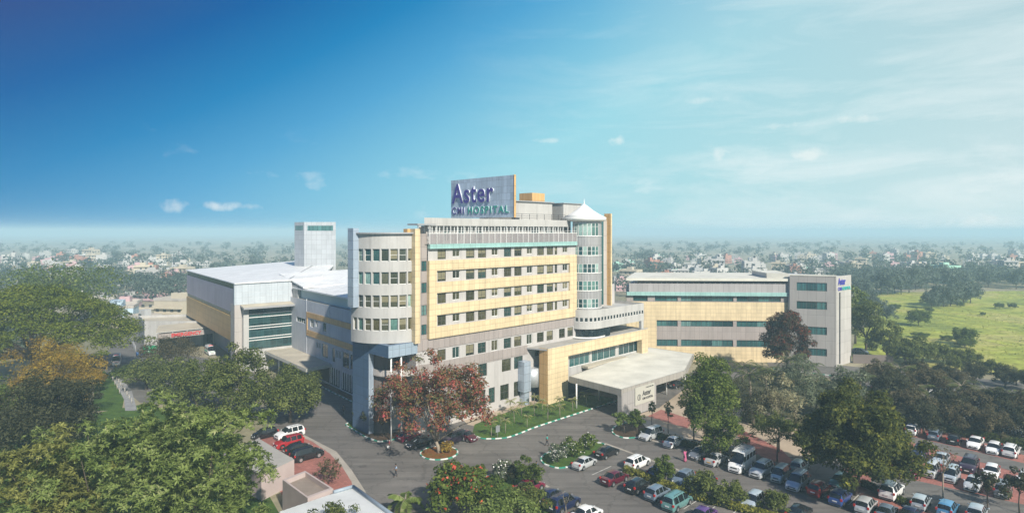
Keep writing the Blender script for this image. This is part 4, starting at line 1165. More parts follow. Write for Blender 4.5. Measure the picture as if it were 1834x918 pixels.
M = Mat('corrugated_white'); M.set(Roughness=.5)
wv = M.node('ShaderNodeTexWave', wave_type='BANDS', bands_direction='X'); wv.inputs['Scale'].default_value = 1.4
uvn = M.node('ShaderNodeUVMap'); mpn = M.node('ShaderNodeMapping'); mpn.inputs['Rotation'].default_value = (0, 0, math.radians(20)); M.l.new(uvn.outputs[0], mpn.inputs[0]); M.l.new(mpn.outputs[0], wv.inputs['Vector'])
M.l.new(M.mix(1.0, (.66, .67, .67, 1), M.ramp(M.noise(.5, 6), [(.3, (.85,) * 3), (.7, (1.05,) * 3)]), 'MULTIPLY'), M.b.inputs['Base Color']); M.bump(wv.outputs[1], .06, .8)
q = [G(632, 868, 3.9), G(597, 878, 3.9), G(500, 912, 3.9), G(560, 990, 3.9), G(760, 960, 3.9)]
mb = MB(); mb.prism(xy(*q), 0, [3.6, 3.6, 3.7, 4.0, 3.6], 0, 1); mb.build('wall', [grey_wall, M.m], sb)
gut = plain('gutter_blue', (.30, .36, .42), .5)
mb = MB()
for i in (0, 4):
    p, r = (q[4], q[0]) if i == 0 else (q[0], q[1]); d = (r - p).normalized(); n = Vector((-d.y, d.x, 0)); n = n if n.dot(ctr - p) < 0 or i == 0 else -n
    mb.tube([(p.x, p.y, 3.75), (r.x, r.y, 3.75 + .002 * i)], .22, 6)
mb.build('gutter', gut, sb)
# ------------------------------------------------------------------ vehicles
def paint(name, c, metal=.3, rough=.28):
    M = Mat(name); M.set(Roughness=rough, Metallic=metal); M.b.inputs['Coat Weight'].default_value = .6; M.b.inputs['Coat Roughness'].default_value = .06
    f = M.ramp(M.noise(2.5, 4), [(.3, (.88,) * 3), (.7, (1.04,) * 3)])
    M.l.new(M.mix(1.0, tuple(c) + (1,), f, 'MULTIPLY'), M.b.inputs['Base Color']); return M.m


PAINT = {k: paint('paint_' + k, c, *(a or ())) for k, c, a in (
    ('white', (.82, .82, .81), (0, .3)), ('silver', (.60, .62, .63), None), ('grey', (.22, .24, .27), None), ('black', (.014, .014, .016), (.1, .2)), ('navy', (.018, .028, .085), None),
    ('blue', (.04, .09, .30), None), ('skyblue', (.10, .32, .55), None), ('slate', (.19, .25, .32), None), ('teal', (.16, .34, .33), None), ('palegreen', (.46, .55, .54), None), ('maroon', (.13, .012, .03), None),
    ('red', (.40, .02, .025), (.1, .25)), ('purple', (.13, .05, .22), None), ('crimson', (.22, .015, .05), None), ('darkpurple', (.05, .03, .06), None), ('paleblue', (.50, .57, .62), None), ('autogreen', (.015, .30, .12), (0, .4)))}
car_glass = plain('car_glass', (.012, .016, .018), .05, var=.3, spec=.8)
tyre_m = plain('tyre_rubber', (.018, .018, .018), .85)
rim_m = plain('alloy_rim', (.50, .51, .52), .3, metal=.7, var=.05)
lamp_m = plain('headlamp_glass', (.75, .76, .76), .15, var=.05)
tail_m = plain('tail_lamp_red', (.45, .015, .012), .2, var=.05)
plate_w = plain('number_plate_white', (.72, .72, .70), .5, var=.03); plate_y = plain('number_plate_yellow', (.70, .40, .08), .5, var=.03)
trim_m = plain('black_trim', (.02, .02, .022), .6)


def ip(pts, x):
    if x <= pts[0][0]: return pts[0][1]
    for (a, b), (c, d) in zip(pts, pts[1:]):
        if x <= c: return b + (d - b) * (x - a) / (c - a) if c > a else d
    return pts[-1][1]


# kind: length, width, tyre radius, belt line, top line, rear glass span, windscreen span, side glass span, pillars
KINDS = {
    'hatch': dict(L=3.85, W=1.68, r=.30, wb=(-1.22, 1.22), belt=[(-1.92, .72), (-1.86, .95), (.9, .92), (1.55, .80), (1.86, .62), (1.92, .5)],
                  top=[(-1.92, .73), (-1.86, 1.0), (-1.55, 1.40), (-1.2, 1.50), (.1, 1.52), (.42, 1.44), (1.02, .97), (1.55, .84), (1.86, .65), (1.92, .52)], rg=(-1.86, -1.50), ws=(.42, 1.02), sg=(-1.45, .80), pil=(-.75, .0)),
    'sedan': dict(L=4.35, W=1.70, r=.31, wb=(-1.30, 1.30), belt=[(-2.17, .70), (-2.12, .93), (.9, .93), (1.6, .82), (2.08, .62), (2.17, .5)],
                  top=[(-2.17, .72), (-2.12, .97), (-1.52, 1.02), (-.88, 1.40), (-.5, 1.46), (.15, 1.47), (.45, 1.40), (1.12, .97), (1.6, .86), (2.08, .65), (2.17, .52)], rg=(-1.52, -.88), ws=(.45, 1.12), sg=(-1.15, .9), pil=(-.9, .02)),
    'suv': dict(L=4.45, W=1.84, r=.37, wb=(-1.32, 1.34), belt=[(-2.2, .78), (-2.15, 1.08), (1.0, 1.06), (1.7, 1.0), (2.12, .80), (2.2, .62)],
                top=[(-2.2, .8), (-2.15, 1.14), (-1.92, 1.60), (-1.6, 1.72), (.2, 1.74), (.48, 1.66), (1.08, 1.12), (1.7, 1.05), (2.12, .84), (2.2, .64)], rg=(-2.15, -1.88), ws=(.48, 1.08), sg=(-1.80, .85), pil=(-1.0, -.05)),
    'mpv': dict(L=4.50, W=1.78, r=.33, wb=(-1.35, 1.36), belt=[(-2.22, .74), (-2.17, 1.00), (1.1, .98), (1.7, .86), (2.12, .68), (2.22, .52)],
                top=[(-2.22, .76), (-2.17, 1.06), (-2.0, 1.58), (-1.7, 1.72), (.3, 1.75), (.62, 1.67), (1.40, 1.02), (1.7, .92), (2.12, .72), (2.22, .54)], rg=(-2.17, -1.96), ws=(.62, 1.40), sg=(-1.9, 1.1), pil=(-1.0, .08)),
    'minivan': dict(L=3.65, W=1.50, r=.28, wb=(-1.1, 1.2), belt=[(-1.82, .76), (-1.78, 1.06), (1.3, 1.02), (1.62, .92), (1.78, .70), (1.82, .5)],
                    top=[(-1.82, .8), (-1.78, 1.1), (-1.66, 1.66), (-1.4, 1.80), (.5, 1.82), (.82, 1.74), (1.42, 1.05), (1.62, .96), (1.78, .74), (1.82, .52)], rg=(-1.78, -1.64), ws=(.82, 1.42), sg=(-1.6, 1.1), pil=(-.6, .35)),
    'minibus': dict(L=5.6, W=1.95, r=.36, wb=(-1.55, 1.85), belt=[(-2.8, .9), (-2.76, 1.54), (1.7, 1.48), (2.3, 1.12), (2.72, .88), (2.8, .6)],
                    top=[(-2.8, .95), (-2.76, 1.4), (-2.66, 2.45), (-2.4, 2.62), (1.0, 2.66), (1.42, 2.55), (2.16, 1.30), (2.4, 1.16), (2.72, .92), (2.8, .62)], rg=(-2.76, -2.64), ws=(1.42, 2.16), sg=(-2.45, 1.75), pil=(-1.44, -1.36, -.34, -.26, .76, .84)),
}
WHEEL = {}


def wheel_meshes(r):
    if r not in WHEEL:
        t = MB(); w = .10
        t.lathe([(r * .55, -w), (r * .93, -w), (r, -w * .7), (r, w * .7), (r * .93, w), (r * .55, w)], 18, axis='y')
        q = MB(); q.lathe([(r * .60, -w * 1.03), (r * .58, -w * .86), (r * .15, -w * .92)], 10, axis='y', smooth=False); q.lathe([(r * .15, w * .92), (r * .58, w * .86), (r * .60, w * 1.03)], 10, axis='y', smooth=False)
        q.lathe([(r * .6, -w * .9), (r * .6, w * .9)], 10, axis='y', smooth=False)
        WHEEL[r] = (t.mesh('wheel', tyre_m), q.mesh('rim', rim_m))
    return WHEEL[r]


def car_proto(kind):
    S = KINDS[kind]; L_, W_ = S['L'], S['W']; h = L_ / 2
    xs = {-h, h}
    for k in ('belt', 'top'): xs |= {p[0] for p in S[k]}
    xs |= set(S['rg']) | set(S['ws']) | set(S['sg'])
    for p in S['pil']: xs |= {p - .05, p + .05}
    ra = S['r'] * 1.18
    for c in S['wb']:
        for q in (-1, -.8, -.4, 0, .4, .8, 1): xs.add(c + q * ra)
    xs = sorted(xs); xs = [x for i, x in enumerate(xs) if i == 0 or x - xs[i - 1] > .015]
    body, wsm, rgm, sgl, sgr = MB(), MB(), MB(), MB(), MB()
    zb0 = S['r'] * .62

    def sec(x):
        zb = zb0
        for c in S['wb']:
            if abs(x - c) < ra: zb = max(zb, S['r'] + math.sqrt(max(0, ra * ra - (x - c) ** 2)) * .98)
        bl, tp = ip(S['belt'], x), max(ip(S['top'], x), ip(S['belt'], x) + .02)
        e = min(1, (h - abs(x)) / .55); w = W_ / 2 * (.80 + .20 * math.sqrt(max(0, e)))
        up = max(0, tp - bl); wr = w * (.93 - .24 * min(1, up / .6)) if up > .08 else w * .90
        if kind == 'minibus': wr = w * (.95 - .12 * min(1, up / 1.2)) if up > .1 else w * .9
        zb = min(zb, bl - .06)
        if kind == 'minibus': return [(0, zb), (w * .90, zb), (w * .99, zb + (bl - zb) * .25), (w, zb + (bl - zb) * .62), (w * .98, bl), (w * .95 if up > .1 else w * .9, tp - up * .42), (w * .84 if up > .1 else w * .7, tp - min(.06, up * .1)), (0, tp + .03)]
        return [(0, zb), (w * .90, zb), (w * .99, zb + (bl - zb) * .25), (w, zb + (bl - zb) * .62), (w * .965, bl), (wr, tp - min(.07, up * .35)), (wr * .72, tp + .0), (0, tp + .025)]
    rings = {}
    for x in xs: rings[x] = sec(x)
    maps = {id(m): {} for m in (body, wsm, rgm, sgl, sgr)}

    def V(m, x, k, sgn):
        key = (x, k, sgn if rings[x][k][0] > 0 else 1)
        d = maps[id(m)]
        if key not in d: d[key] = m.vert((x, rings[x][k][0] * sgn, rings[x][k][1]))
        return d[key]
    for i in range(len(xs) - 1):
        x0, x1 = xs[i], xs[i + 1]; xm = (x0 + x1) / 2
        for k in range(7):
            for sgn in (1, -1):
                m = body
                if k == 4 and S['sg'][0] < xm < S['sg'][1] and not any(abs(xm - p) < .05 for p in S['pil']):
                    if ip(S['top'], xm) - ip(S['belt'], xm) > .14: m = sgl if sgn > 0 else sgr
                if k >= 5 and S['ws'][0] < xm < S['ws'][1]: m = wsm
                if k >= 5 and S['rg'][0] < xm < S['rg'][1]: m = rgm
                q = (V(m, x0, k, sgn), V(m, x1, k, sgn), V(m, x1, k + 1, sgn), V(m, x0, k + 1, sgn))
                if len(set(q)) < 3: continue
                m.face(q[::-1] if sgn > 0 else q, 0, smooth=True)
    for x, fl in ((xs[0], 1), (xs[-1], -1)):
        loop = [V(body, x, k, 1) for k in range(8)] + [V(body, x, k, -1) for k in range(6, 0, -1)]
        body.face(loop if fl > 0 else loop[::-1])
    return S, body, wsm, rgm, sgl, sgr


CARM = {}


def car_meshes(kind):
    if kind in CARM: return CARM[kind]
    S, body, wsm, rgm, sgl, sgr = car_proto(kind); h, w = S['L'] / 2, S['W'] / 2; d = {}
    bm_ = body.mesh('body', PAINT['white'])
    try: bm_.set_sharp_from_angle(angle=math.radians(38))
    except Exception: pass
    d['body'] = bm_
    for n, m in (('windscreen', wsm), ('rear_window', rgm), ('side_window', sgl), ('side_window2', sgr)): d[n] = m.mesh(n.rstrip('2'), car_glass)
    zf = ip(S['belt'], h - .12); zr = ip(S['belt'], -h + .06)
    for sgn, key in ((1, 'a'), (-1, 'b')):
        m = MB(); m.tube([(h - .42, sgn * (w - .13), zf + .02), (h - .06, sgn * (w - .34), zf - .04)], [.06, .10], 6); d['headlight' + key] = m.mesh('headlight', lamp_m)
        m = MB(); m.box(-h - .012, -h + .16, min(sgn * (w - .04), sgn * (w - .24)), max(sgn * (w - .04), sgn * (w - .24)), zr - .10, zr + .14); d['tail_light' + key] = m.mesh('tail_light', tail_m)
        m = MB(); q = S['ws'][1] - .15; zz = ip(S['belt'], q) + .06; m.tube([(q, sgn * (w - .06), zz), (q - .02, sgn * (w + .14), zz + .05)], [.05, .09], 6); d['mirror' + key] = m.mesh('mirror', trim_m)
    m = MB(); m.box(h - .06, h + .02, -.62 * w, .62 * w, .30, .44); m.box(h - .10, h + .015, -.45 * w, .45 * w, zf - .17, zf - .05); d['grille'] = m.mesh('grille', trim_m)
    m = MB(); m.box(-h - .02, -h + .1, -.8 * w, .8 * w, .27, .40); d['bumper'] = m.mesh('bumper', trim_m)
    m = MB(); m.box(h + .015, h + .035, -.25, .25, .44, .56); d['platea'] = m.mesh('number_plate', plate_w)
    m = MB(); m.box(-h - .035, -h - .005, -.25, .25, .62, .75); d['plateb'] = m.mesh('number_plate', plate_w)
    m = MB(); m.box(-h + .25, h - .25, -w + .14, w - .14, S['r'] * .55, S['r'] * 1.4); d['underbody'] = m.mesh('underbody', trim_m)
    if kind in ('suv', 'mpv'):
        m = MB(); zt = max(p[1] for p in S['top']) + .05
        for sgn in (1, -1): m.tube([(-1.55, sgn * w * .58, zt - .02), (-1.4, sgn * w * .58, zt + .03), (.05, sgn * w * .58, zt + .03), (.2, sgn * w * .58, zt - .02)], .025, 5)
        d['roof_rail'] = m.mesh('roof_rail', trim_m)
    if kind == 'minibus':
        m = MB(); m.box(-1.9, -.6, -.55, .55, 2.64, 2.80); m.box(-.2, .5, -.35, .35, 2.66, 2.74); d['roof_unit'] = m.mesh('roof_unit', steel)
        m = MB()
        for sgn in (1, -1): m.tube([(-2.3, sgn * .74, 2.62), (-2.3, sgn * .74, 2.78), (.9, sgn * .74, 2.78), (.9, sgn * .74, 2.62)], .03, 5)
        d['roof_rail'] = m.mesh('roof_rail', steel)
    CARM[kind] = d; return d


def car(kind, colour, pos, ang, label, group='cars parked in the hospital grounds', cat='car', plate=None, name='parked_car'):
    t = thing(name, label, cat, (pos.x, pos.y, .014), ang, group)
    q = RND.uniform(.97, 1.05); t.scale = (q, q * RND.uniform(.98, 1.03), q * RND.uniform(.97, 1.04))
    S = KINDS[kind]
    for k, me in car_meshes(kind).items():
        nm = {'side_window2': 'side_window', 'headlighta': 'headlight', 'headlightb': 'headlight', 'tail_lighta': 'tail_light', 'tail_lightb': 'tail_light', 'mirrora': 'mirror', 'mirrorb': 'mirror', 'platea': 'number_plate', 'plateb': 'number_plate'}.get(k, k)
        o = link(nm, me, t)
        if k in ('body', 'mirrora', 'mirrorb'):
            o.material_slots[0].link = 'OBJECT'; o.material_slots[0].material = PAINT[colour]
        if plate and nm == 'number_plate':
            o.material_slots[0].link = 'OBJECT'; o.material_slots[0].material = plate
    tm, rm = wheel_meshes(S['r'])
    for x in S['wb']:
        for sgn in (1, -1):
            wv_ = link('wheel', tm, t, (x, sgn * (S['W'] / 2 - .085), S['r'])); link('rim', rm, wv_)
    return t


F45, T45 = math.radians(45), math.radians(225)     # parked nose-in (tail towards the eye), or facing the eye
CARS = [
    ('mpv', 'silver', 1166, 783, 'T', 'silver people carrier parked beside the kerbed planting at the canopy pier'),
    ('sedan', 'white', 1207, 796, 'F', 'white saloon parked between a silver people carrier and a grey hatchback'),
    ('hatch', 'grey', 1253, 818, 'T', 'dark grey hatchback facing out, next to the silver taxi saloon'),
    ('sedan', 'silver', 1283, 828, 'F', 'silver saloon with orange number plate next to the white minibus'),
    ('suv', 'silver', 1364, 848, 'T', 'silver off-roader facing out, immediately right of the white minibus'),
    ('minivan', 'palegreen', 1398, 857, 'T', 'pale boxy microvan with flat face, right of the silver off-roader'),
    ('mpv', 'paleblue', 1429, 870, 'T', 'pale blue people carrier facing out under the edge of the big tree'),
    ('hatch', 'palegreen', 1432, 840, 'F', 'pale green hatchback half hidden behind the boxy microvan'),
    ('hatch', 'red', 1467, 882, 'F', 'red hatchback tail-out in the shade of the big tree'),
    ('hatch', 'blue', 1505, 897, 'F', 'dark blue hatchback tail-out right of the red hatchback'),
    ('hatch', 'teal', 1505, 868, 'T', 'pale teal car in deep shade under the big dense tree'),
    ('sedan', 'black', 1087, 815, 'F', 'black saloon parked at the end of the flowering shrub island'),
    ('sedan', 'silver', 1047, 834, 'F', 'silver saloon parked against the green and white kerb of the island'),
    ('suv', 'white', 1142, 834, 'F', 'white off-roader with roof rails behind the yellow flowering hedge'),
    ('hatch', 'blue', 1180, 851, 'F', 'blue car mostly hidden behind a round shrub and yellow hedge'),
    ('hatch', 'slate', 1224, 863, 'T', 'slate blue hatchback facing out behind the teal people carrier'),
    ('hatch', 'black', 1262, 873, 'T', 'black car half hidden behind a round green shrub in the divider'),
    ('hatch', 'paleblue', 1349, 904, 'T', 'pale blue hatchback between two round yellow-green shrubs'),
    ('sedan', 'black', 1432, 926, 'F', 'black car roof cut off at the bottom of the picture'),
    ('sedan', 'maroon', 1101, 862, 'F', 'maroon saloon, first of the row beside the main lane'),
    ('hatch', 'black', 1142, 876, 'F', 'black hatchback with tall red tail lamps beside the maroon saloon'),
    ('hatch', 'slate', 1178, 889, 'F', 'slate hatchback between the black hatchback and teal people carrier'),
    ('mpv', 'teal', 1213, 905, 'F', 'teal people carrier in the nearest middle row'),
    ('sedan', 'purple', 1260, 929, 'F', 'purple car at the bottom edge right of the teal people carrier'),
    ('sedan', 'crimson', 948, 878, 'F', 'dark red car screened by shrubs on the near island'),
    ('sedan', 'navy', 986, 895, 'F', 'navy saloon in the nearest row, beside the shrubs'),
    ('suv', 'navy', 1010, 909, 'F', 'navy off-roader with roof rails in the nearest row'),
    ('sedan', 'white', 1050, 927, 'F', 'white saloon at the bottom edge beside the navy off-roader'),
    ('suv', 'white', 519, 782, 'T', 'white off-roader, farthest car of the group on the left red bays'),
    ('suv', 'red', 517, 798, 'T', 'bright red car between the white off-roader and a black car'),
    ('sedan', 'black', 533, 808, 'F', 'black car with silver sides between the red and the dark green car'),
    ('suv', 'black', 550, 820, 'F', 'dark green-black hatchback, nearest car of the left group'),
    ('hatch', 'black', 474, 782, 'T', 'black car tucked under the tree beside the guard room'),
    ('hatch', 'crimson', 733, 786, 'F', 'crimson hatchback behind the red-leaved tree by the flagpoles'),
    ('sedan', 'black', 752, 798, 'T', 'black saloon under the red-leaved tree on the roundabout'),
    ('suv', 'darkpurple', 812, 790, 'T', 'dark brown car behind the trunk of the red-leaved tree'),
    ('sedan', 'maroon', 834, 785, 'X', 'maroon saloon facing the drive right of the red-leaved tree'),
    ('hatch', 'white', 1635, 774, 'F', 'white hatchback at the left end of the far row under the hedge'),
    ('hatch', 'slate', 1674, 783, 'F', 'blue-grey hatchback second in the far row by the hedge'),
    ('hatch', 'black', 1709, 791, 'F', 'black hatchback in the far row by the hedge'),
    ('sedan', 'white', 1747, 798, 'T', 'white saloon facing out in the far row, left of its white twin'),
    ('hatch', 'white', 1780, 808, 'T', 'white hatchback facing out between the white saloon and the two-tone car'),
    ('suv', 'white', 1811, 813, 'F', 'white roofed dark off-roader at the right end of the far row'),
    ('hatch', 'navy', 1648, 815, 'T', 'navy hatchback just right of the big dense tree'),
    ('sedan', 'paleblue', 1686, 827, 'T', 'pale blue saloon behind two silver vans on the red bays'),
    ('minivan', 'silver', 1669, 849, 'T', 'silver microvan with opened doors on the red bays'),
    ('minivan', 'paleblue', 1705, 858, 'T', 'pale microvan with black bull bar on the red bays'),
    ('suv', 'darkpurple', 1736, 840, 'T', 'dark purple off-roader behind the grey saloon on the red bays'),
    ('hatch', 'white', 1776, 851, 'T', 'white hatchback facing out alone in the middle red row'),
    ('sedan', 'silver', 1745, 872, 'T', 'silver-grey saloon facing out nearest the thin bare tree'),
    ('minivan', 'grey', 1796, 885, 'F', 'small grey van tail-out at the near red row'),
    ('hatch', 'white', 1838, 864, 'T', 'white hatchback cut off by the right edge of the picture'),
    ('hatch', 'crimson', 1634, 849, 'T', 'red car peeping out beside the trunk side of the big tree'),
    ('suv', 'white', 1597, 886, 'F', 'silver-white off-roader under the big tree near its trunk'),
    ('hatch', 'silver', 1551, 912, 'F', 'silver hatchback near the bottom edge beside the tree trunk'),
    ('sedan', 'slate', 1588, 924, 'F', 'blue-grey saloon at the bottom edge left of a navy car'),
    ('sedan', 'navy', 1630, 929, 'F', 'navy car roof at the bottom edge below the pale hatchback'),
    ('hatch', 'paleblue', 1649, 905, 'F', 'pale blue-silver hatchback left of the bright blue car'),
    ('hatch', 'skyblue', 1697, 917, 'F', 'bright sky blue hatchback behind the thin bare tree'),
    ('hatch', 'paleblue', 1750, 925, 'F', 'pale blue car at the bottom edge under a small dark tree'),
    ('hatch', 'grey', 1541, 632, 'X', 'dark car parked far back behind the annex beside the field'),
    ('sedan', 'black', 1211, 692, 'F', 'black car standing in the shade under the entrance canopy'),
    ('sedan', 'white', 1664, 702, 'R', 'white car on the back road seen between the dark trees'),
    ('sedan', 'blue', 1583, 702, 'R', 'blue car on the back road behind the shrubs'),
]
for kind, colr, x, y, fc, lab in CARS:
    p = G(x, y + 1); j = RND.uniform(-.05, .05)
    a = {'F': F45, 'T': T45, 'X': math.radians(-45), 'R': math.radians(-34)}[fc] + j
    car(kind, colr, p, a, lab, plate=plate_y if 'orange number' in lab else None)
car('minibus', 'white', G(1329, 838), T45 + .03, 'white high-roofed minibus with roof rack among the parked cars', 'minibuses', 'minibus', name='minibus')


def ambulance(pos, ang, label, stripe, name='ambulance'):
    t = car('minibus', 'white', pos, ang, label, 'ambulances', 'ambulance', name=name)
    t.scale = (.9, .9, .9)
    m = MB()
    for s in (1, -1): m.box(-2.5, 1.0, s * .985 - .012, s * .985 + .012, .95, 1.30)
    m.box(-2.815, -2.80, -.8, .8, 1.0, 1.3); m.box(2.3, 2.62, -.7, .7, 1.10, 1.17); m.build('stripe', stripe, t)
    m = MB(); m.box(.6, .85, -.6, .6, 2.66, 2.84); m.build('light_bar', plain('beacon_red', (.5, .03, .03), .3), t)
    return t


ambulance(G(209, 652), math.radians(-60), 'white ambulance with red and blue markings driving down the side road', plain('ambulance_red', (.5, .06, .08), .4))
ambulance(G(376, 634), math.radians(-50), 'white and green ambulance standing in front of the emergency canopy', plain('ambulance_green', (.02, .34, .20), .4))


def auto(pos, ang, label):
    t = thing('auto_rickshaw', label, 'auto rickshaw', (pos.x, pos.y, .03), ang, 'auto rickshaws')
    m = MB(); m.prism([(-1.2, -.62), (-.2, -.62), (.75, -.5), (1.15, -.2), (1.15, .2), (.75, .5), (-.2, .62), (-1.2, .62)], .32, [.95, .72, .8, .85, .85, .8, .72, .95]); m.build('body', PAINT['autogreen'], t)
    m = MB(); m.tube([(-1.2, 0, 1.15), (-1.05, 0, 1.5), (-.2, 0, 1.62), (.55, 0, 1.55), (.75, 0, 1.42)], [.60, .63, .63, .58, .5], 10); m.build('hood', PAINT['autogreen'], t)
    m = MB(); m.poly([(.98, -.48, .86), (.98, .48, .86), (.76, .46, 1.5), (.76, -.46, 1.5)]); m.poly([(.95, -.48, .86), (.73, -.46, 1.5), (.73, .46, 1.5), (.95, .48, .86)]); m.build('windscreen', car_glass, t)
    m = MB(); m.box(-1.0, -.4, -.55, .55, .60, .80); m.build('seat', trim_m, t)
    m = MB()
    for y in (-.5, .5): m.tube([(.9, y * .9, .8), (.72, y * .95, 1.5)], .03, 5); m.tube([(-.3, y * 1.15, .72), (-.3, y * 1.1, 1.5)], .03, 5)
    m.build('pillar', trim_m, t)
    m = MB(); m.tube([(1.12, 0, .78), (1.24, 0, .78)], .10, 8); m.build('headlight', lamp_m, t)
    tm, rm = wheel_meshes(.28)
    for p in ((-.8, .55, .25), (-.8, -.55, .25), (.95, 0, .25)): o = link('wheel', tm, t, p); link('rim', rm, o)


auto(G(262, 634), math.radians(215), 'green auto rickshaw parked behind the blue oil drums near the side road')
auto(G(275, 633), math.radians(200), 'green and white auto rickshaw parked beside the fence of the emergency building')
auto(G(349, 694), math.radians(180), 'green auto rickshaw standing alone on the asphalt under the trees')


def drum_at(pos, label):
    m = MB(); m.lathe([(.28, 0), (.30, .03), (.30, .3), (.315, .32), (.30, .34), (.30, .6), (.315, .62), (.30, .64), (.30, .88), (.27, .9)], 16, c=(pos.x, pos.y))
    o = m.build('oil_drum', plain('drum_blue', (.02, .10, .30), .5)); tag(o, label, 'drum', 'blue drums')


drum_at(G(246, 636), 'blue drum standing at the end of the wire fence'); drum_at(G(254.5, 636), 'blue drum next to the green auto rickshaws')

# motorcycles in rows beyond the hedge
mbk = thing('motorcycle', 'dark motorcycle with white mirrors parked in the crowded row beyond the hedge', 'motorcycle', (0, 0, 0), 0, 'motorcycles parked in rows beyond the hedge')
mt = MB(); mt.lathe([(.20, -.045), (.29, -.045), (.30, 0), (.29, .045), (.20, .045)], 14, axis='y'); mt_me = mt.mesh('wheel', tyre_m)
m = MB(); m.lathe([(.205, -.03), (.205, .03)], 10, axis='y'); mr_me = m.mesh('rim', rim_m)
for x in (-.62, .62): o = link('wheel', mt_me, mbk, (x, 0, .30)); link('rim', mr_me, o)
m = MB(); m.tube([(-.75, 0, .62), (-.35, 0, .66), (0, 0, .72), (.25, 0, .80), (.42, 0, .74)], [.07, .12, .14, .16, .08], 8); m.build('body', trim_m, mbk)
m = MB(); m.tube([(-.8, 0, .74), (-.4, 0, .76), (-.05, 0, .80)], [.08, .13, .12], 8); m.build('seat', plain('seat_black', (.02, .02, .02), .7), mbk)
m = MB(); m.tube([(.62, .07, .3), (.42, .07, .95)], .03, 5); m.tube([(.62, -.07, .3), (.42, -.07, .95)], .03, 5); m.tube([(.36, -.35, 1.02), (.44, 0, .96), (.36, .35, 1.02)], .022, 5); m.build('fork', steel, mbk)
m = MB(); m.tube([(.50, 0, .84), (.62, 0, .84)], [.10, .08], 8); m.build('headlight', lamp_m, mbk)
m = MB(); m.tube([(.36, .3, 1.02), (.34, .36, 1.2)], [.02, .09], 6); m.tube([(.36, -.3, 1.02), (.34, -.36, 1.2)], [.02, .09], 6); m.build('mirror', white_paint, mbk)
m = MB(); m.box(-.3, .2, -.12, .12, .28, .6); m.build('engine', steel, mbk)
first = True
hl = ['', 'white', 'red']
ra_, rb_ = G(1684, 744), G(1850, 788); rd = (rb_ - ra_)
for row in range(2):
    n = 26
    for k in range(n):
        p = ra_ + rd * ((k + .2 * row) / n) + Vector((.6, .75, 0)) * (row * 2.3)
        o = mbk if first else copy_tree(mbk); first = False
        o.location = (p.x + RND.uniform(-.1, .1), p.y + RND.uniform(-.15, .15), .03); o.rotation_euler = (math.radians(7), 0, math.radians(235 + RND.uniform(-12, 12)))

# ------------------------------------------------------------------ people
skin_m = plain('skin_brown', (.19, .10, .06), .6, var=.08); hair_m = plain('black_hair', (.012, .011, .010), .6)


def skin_mesh(name, verts, edges, m, sub=1, root=0):
    me = bpy.data.meshes.new(name); me.from_pydata([v[:3] for v in verts], edges, []); me.materials.append(m)
    o = bpy.data.objects.new(name, me); COL.objects.link(o)
    md = o.modifiers.new('skin', 'SKIN')
    if not me.skin_vertices:
        bpy.context.view_layer.objects.active = o
        bpy.ops.object.modifier_remove(modifier='skin') if False else None
    lay = me.skin_vertices[0] if len(me.skin_vertices) else None
    if lay is None: return o
    for i, v in enumerate(verts):
        lay.data[i].radius = v[3] if isinstance(v[3], tuple) else (v[3], v[3]); lay.data[i].use_root = (i == root)
    md.use_smooth_shade = True
    ss = o.modifiers.new('subsurf', 'SUBSURF'); ss.levels = sub; ss.render_levels = sub
    return o


def baked(o):
    dg = bpy.context.evaluated_depsgraph_get(); me = bpy.data.meshes.new_from_object(o.evaluated_get(dg)); old = o.data
    o.modifiers.clear(); o.data = me; bpy.data.meshes.remove(old); return o


